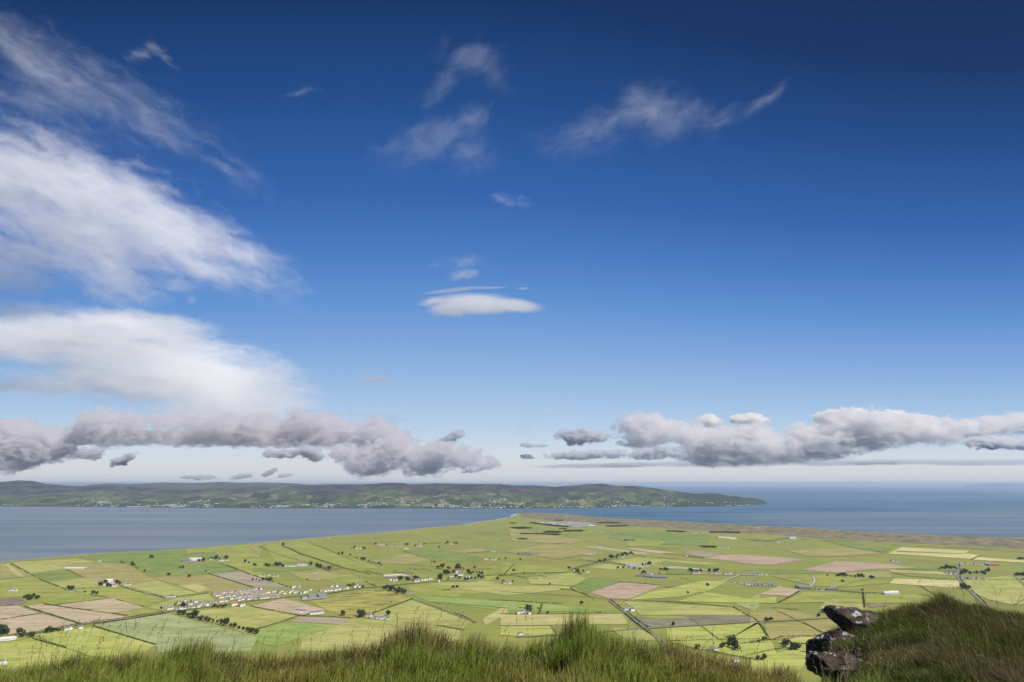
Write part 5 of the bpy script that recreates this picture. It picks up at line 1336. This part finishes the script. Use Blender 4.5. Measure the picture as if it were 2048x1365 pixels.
# lookup grid for heights
GX = np.arange(-11, 16.01, .06); GY = np.arange(3.0, 15.01, .06)
GZ = np.array([[turf_z(x, y) for x in GX] for y in GY], dtype=np.float32)
def zlook(x, y):
    fx = np.clip((x - GX[0]) / .06, 0, len(GX) - 2.001); fy = np.clip((y - GY[0]) / .06, 0, len(GY) - 2.001)
    i, j = fx.astype(int), fy.astype(int); a, b = fx - i, fy - j
    return (GZ[j, i] * (1 - a) * (1 - b) + GZ[j, i + 1] * a * (1 - b) + GZ[j + 1, i] * (1 - a) * b + GZ[j + 1, i + 1] * a * b)
def blades(x, y, L, W, lean, leandir, col, tip, zoff=0.0):
    n = len(x); z = EYE + zlook(x, y) - .02 + zoff
    seg = 4
    ts = np.linspace(0, 1, seg + 1)
    dx, dy = np.cos(leandir), np.sin(leandir)
    fa = rng.uniform(0, 6.283, n); wx, wy = np.cos(fa), np.sin(fa)
    Vv = []; Cc = []
    for k, tt in enumerate(ts):
        hgt = L * (tt - .35 * np.clip(lean, 0, 1.6) * tt ** 2.2 * .9); off = L * lean * tt ** 1.9 * .75
        cx, cy, cz = x + dx * off, y + dy * off, z + hgt
        w = W * (1 - tt ** 1.6) * .5 + .0004
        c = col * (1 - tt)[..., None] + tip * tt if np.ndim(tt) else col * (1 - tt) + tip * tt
        if k < seg:
            Vv += [np.stack([cx + wx * w, cy + wy * w, cz], 1), np.stack([cx - wx * w, cy - wy * w, cz], 1)]; Cc += [c, c]
        else: Vv.append(np.stack([cx, cy, cz], 1)); Cc.append(c)
    nv = 2 * seg + 1
    VV = np.stack(Vv, 1).reshape(-1, 3); CC = np.stack(Cc, 1).reshape(-1, 3)
    base = (np.arange(n) * nv)[:, None]
    fl = []
    pat = []
    for k in range(seg - 1): pat += [2 * k, 2 * k + 1, 2 * k + 3, 2 * k + 2]
    pat += [2 * seg - 2, 2 * seg - 1, 2 * seg]
    loops = (base + np.array(pat)[None]).ravel()
    sizes = np.tile(np.array([4] * (seg - 1) + [3]), n)
    return VV, loops, sizes, CC
def join(parts):
    off = 0; Vs, Ls, Ss, Cs = [], [], [], []
    for v, l, s, c in parts:
        Vs.append(v); Ls.append(l + off); Ss.append(s); Cs.append(c); off += len(v)
    return np.concatenate(Vs), np.concatenate(Ls), np.concatenate(Ss), np.concatenate(Cs)
def scatter(n, u0, u1, y0, y1):
    y = rng.uniform(y0 ** 1.5, y1 ** 1.5, n) ** (1 / 1.5); u = rng.uniform(u0, u1, n)
    return (u - 1024) / F * (y * CP - 1.7 * SP), y, u
A3 = lambda *c: np.array(c)[None]
def grass_cols(x, y, u, mound):
    n = len(x)
    na = vnoise(x, y, .75, 3)[:, None]; nb = vnoise(x, y, 2.6, 9)[:, None]; r = rng.uniform(0, 1, (n, 1))
    green = A3(.130, .185, .022) * (1 - r) + A3(.215, .270, .038) * r
    olive = A3(.195, .200, .036) * (1 - r) + A3(.290, .270, .062) * r
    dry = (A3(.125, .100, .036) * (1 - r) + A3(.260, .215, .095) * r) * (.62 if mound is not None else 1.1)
    k1 = np.clip(.5 + 1.3 * na + .5 * nb, 0, 1)
    c = green * (1 - k1) + olive * k1
    if mound is None:
        edge = np.clip((y - 6.6) / .8, 0, 1)[:, None]
        hump = np.exp(-((u - 830) / 120.0) ** 2)[:, None] * .85 - np.exp(-((u - 1165) / 60.0) ** 2)[:, None] * .8
        pd = np.clip(.06 + .5 * edge + .9 * nb * edge + hump * edge, 0, .95)
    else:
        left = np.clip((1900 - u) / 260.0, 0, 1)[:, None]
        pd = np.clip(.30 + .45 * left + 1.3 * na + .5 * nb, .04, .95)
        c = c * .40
    isd = rng.uniform(0, 1, (n, 1)) < pd
    return np.where(isd, dry, c), isd[:, 0]
parts = []
# near shelf
N1 = 175000
x, y, u = scatter(N1, -420, 1760, 5.2, 8.4)
tus = vnoise(x, y, 1.5, 1); tus2 = vnoise(x, y, 4.0, 2)
keep = rng.uniform(0, 1, N1) < np.clip(.75 + 1.1 * tus2 + .5 * tus, .12, 1) * np.where(y > 7.7, .5, 1)
x, y, u, tus, tus2 = (a[keep] for a in (x, y, u, tus, tus2)); n = len(x)
c, isd = grass_cols(x, y, u, None)
tuft = np.exp(-((u - 1165) / 42.0) ** 2) * .5 + np.exp(-((u - 815) / 55.0) ** 2) * .35 + np.exp(-((u - 408) / 16.0) ** 2) * .55 + np.exp(-((u - 955) / 30.0) ** 2) * .2 + np.exp(-((u - 1370) / 35.0) ** 2) * .2
L = (.145 + .10 * np.clip(tus + .3, 0, 1) + .12 * tus2) * rng.uniform(.6, 1.35, n) * (1 + tuft * (y > 6.7)) * np.where(isd, .95, 1.0)
L = np.clip(L, .07, .55)
lean = np.clip(rng.gamma(2.0, .28, n), .02, 1.5) * np.where(tuft > .2, .6, 1); ld = rng.normal(.35, 1.25, n) + tus * 1.8
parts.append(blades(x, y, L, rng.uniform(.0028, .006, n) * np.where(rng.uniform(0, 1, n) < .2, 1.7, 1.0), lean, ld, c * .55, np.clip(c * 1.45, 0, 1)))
# mound
N2 = 190000
x, y, u = scatter(N2, 1630, 2420, 5.3, 11.6)
keep = (u > np.where(y > 8.9, 1664, 1738 + 14 * np.sin(y * 9)))
x, y, u = x[keep], y[keep], u[keep]; n = len(x)
tus = vnoise(x, y, 1.3, 21); tus2 = vnoise(x, y, 3.6, 22)
c, isd = grass_cols(x, y, u, 1)
L = np.clip((.165 + .09 * tus + .07 * tus2) * rng.uniform(.6, 1.3, n) * (1 + .5 * np.exp(-((u - 1890) / 22.0) ** 2) * (y > 9.4)), .06, .42)
lean = np.clip(rng.gamma(2.4, .30, n), .05, 1.6); ld = rng.normal(2.7, .9, n) + tus * 1.6
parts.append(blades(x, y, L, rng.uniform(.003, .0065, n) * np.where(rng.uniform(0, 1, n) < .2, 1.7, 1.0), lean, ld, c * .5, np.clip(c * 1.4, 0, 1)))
# long seeding stems
def stems(x, y, hmin, hmax, lean_s, colr):
    n = len(x); h = rng.uniform(hmin, hmax, n); lean = np.abs(rng.normal(.22, lean_s, n)); ld = rng.normal(.3, 1.0, n)
    st = blades(x, y, h, np.full(n, .0032), lean, ld, np.repeat(A3(.16, .14, .06), n, 0), np.repeat(A3(*colr), n, 0))
    # seed heads: spindles of little husks on the top quarter
    hx, hy = x + np.cos(ld) * h * lean * .66, y + np.sin(ld) * h * lean * .66
    dz = h * (.93 - .35 * np.clip(lean, 0, 1.6) * .72)
    out = [st]
    for q in range(7):
        f = q / 6 - .5
        jx, jy = rng.normal(0, .006, n), rng.normal(0, .006, n)
        out.append(blades(hx + jx + np.cos(ld) * f * .05, hy + jy + np.sin(ld) * f * .05, np.full(n, .020), np.full(n, .006), np.full(n, .4), ld + rng.normal(0, .7, n), np.repeat(A3(*colr), n, 0), np.repeat(A3(*colr), n, 0) * 1.2, zoff=dz + f * .09 - .0 + zlook(x, y) - zlook(hx, hy)))
    return out
x, y, u = scatter(110, -300, 1560, 6.5, 7.6); parts += stems(x, y, .28, .50, .3, (.13, .088, .055))
x, y, u = scatter(34, 30, 340, 6.9, 7.6); parts += stems(x, y, .34, .56, .22, (.12, .08, .05))
x, y, u = scatter(120, 1690, 2300, 6, 10.3); parts += stems(x, y, .3, .5, .3, (.24, .19, .11))
x, y, u = scatter(36, 1650, 1780, 5.9, 6.5); parts += stems(x, y, .36, .6, .5, (.34, .31, .15))
v_, l_, s_, c_ = join(parts)
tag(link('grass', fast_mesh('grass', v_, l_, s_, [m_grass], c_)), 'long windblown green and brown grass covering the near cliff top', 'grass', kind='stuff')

# ------------------------------------------------------------------ rocks
t = NT('lichen_rock')
P = t.obj()
r1 = t.noise(P, 3.0, 8, .65, .3); r2 = t.noise(P, 14.0, 6, .65); r3 = t.noise(t.mapping(P, loc=(3, 7, 1)), 4.2, 7, .62, 1.2)
base = t.ramp(r1, [(.34, (.030, .022, .018)), (.47, (.066, .050, .040)), (.58, (.11, .088, .075)), (.70, (.19, .16, .14))])
nrm = t.node('ShaderNodeNewGeometry'); sz = t.node('ShaderNodeSeparateXYZ'); t.put(sz.inputs[0], nrm.outputs['Normal'])
lich = t.math('MULTIPLY', t.range(r3, .60, .625), t.range(sz.outputs[2], .15, .6))
base = t.mix(lich, base, (.42, .40, .40))
base = t.mix(t.range(r2, .55, .7, 0, .45), base, (.035, .028, .025))
hgt = t.math('ADD', t.math('MULTIPLY', r1, 1.0), t.math('MULTIPLY', r2, .35))
m_rock = t.done(base, .97, .04, normal=t.bump(hgt, 1.0, .10))
def rock(name, label, pts, depth, half, seed, rough=.035, parent=None, squash=.75):
    """pts: outline in photograph pixels, counter-clockwise; given body around its own depth"""
    cu = sum(p[0] for p in pts) / len(pts); cv = sum(p[1] for p in pts) / len(pts)
    bm = bmesh.new()
    vs = []
    for k, sc_ in ((-1.0, .62), (-.55, .93), (.1, 1.0), (.75, .86), (1.2, .5)):
        for (u, v) in pts:
            uu, vv = cu + (u - cu) * sc_, cv + (v - cv) * sc_ + (10 if k < -.9 else 0)
            q = ray(uu, vv) * depth
            vs.append(bm.verts.new((q.x, q.y + k * half + random.uniform(-.06, .06) * half, q.z)))
    hull = bmesh.ops.convex_hull(bm, input=vs)
    for v in [v for v in bm.verts if not v.link_faces]: bm.verts.remove(v)
    bmesh.ops.triangulate(bm, faces=bm.faces[:])
    for _ in range(4):
        bmesh.ops.subdivide_edges(bm, edges=[e for e in bm.edges if e.calc_length() > .035], cuts=1, use_grid_fill=False)
        bmesh.ops.triangulate(bm, faces=bm.faces[:])
    bm.normal_update()
    for v in bm.verts:
        p = v.co
        n = mnoise.fractal(Vector((p.x * 3.2 + seed, p.y * 3.2, p.z * 6.5)), .9, 2.1, 6)
        cr = abs(mnoise.noise(Vector((p.x * 1.6 + seed, p.y * 1.8, p.z * 5.0))))
        v.co += v.normal * (n * rough - max(0, .10 - cr) * rough * 4.5)
    c = Vector((0, 0, 0))
    for v in bm.verts: c += v.co
    c /= len(bm.verts)
    for v in bm.verts: v.co -= c
    me = bpy.data.meshes.new(name); bm.to_mesh(me); bm.free(); me.materials.append(m_rock)
    o = link(name, me, loc=(c.x, c.y, c.z + EYE))
    return tag(o, label, 'rock')
rock('boulder', 'dark overhanging boulder with white lichen on top, perched on the left of the mound', [(1664, 1226), (1667, 1220), (1680, 1217), (1700, 1216), (1722, 1219), (1746, 1226), (1768, 1236), (1752, 1252), (1722, 1256), (1705, 1260), (1690, 1262), (1678, 1254), (1667, 1243)], 9.6, .36, 1.3)
rock('rock_ledge', 'rounded upper shoulder of rock just under the overhanging boulder', [(1624, 1345), (1627, 1312), (1633, 1297), (1641, 1285), (1653, 1275), (1668, 1267), (1704, 1262), (1706, 1300), (1690, 1345)], 9.2, .40, 5.1, .06)
rock('rock_ledge', 'lowest grey slab of layered rock sticking out left at the foot of the mound', [(1618, 1338), (1621, 1318), (1628, 1309), (1650, 1308), (1684, 1309), (1712, 1315), (1730, 1326), (1712, 1350), (1670, 1358), (1635, 1352)], 8.3, .30, 9.7, .045)
rock('stone', 'small pale lichen covered stone in the grass right of the lowest slab', [(1704, 1300), (1712, 1296), (1724, 1299), (1722, 1306), (1706, 1306)], 7.9, .05, 13.1, .008)
rock('stone', 'tiny pale stone above the other pale stone, in dry grass on the mound', [(1737, 1277), (1743, 1274), (1748, 1278), (1744, 1283), (1738, 1282)], 8.3, .04, 15.1, .006)

# ------------------------------------------------------------------ haze over land and water
HAZE = 2.4e-5
bm = bmesh.new()
bmesh.ops.create_cube(bm, size=1.0, matrix=Matrix.Translation((0, 43000, 227)) @ Matrix.Diagonal((194000, 108000, 460, 1)))
me = bpy.data.meshes.new('haze'); bm.to_mesh(me); bm.free()
t = NT('haze')
pv = t.node('ShaderNodeVolumePrincipled')
pv.inputs['Color'].default_value = (0.66, 0.79, 1.0, 1); pv.inputs['Density'].default_value = HAZE; pv.inputs['Anisotropy'].default_value = 0.2
t.l.new(pv.outputs[0], t.out.inputs['Volume'])
me.materials.append(t.m)
tag(link('haze', me), 'thin pale blue haze over the plain, water and far hills', 'haze', kind='stuff')
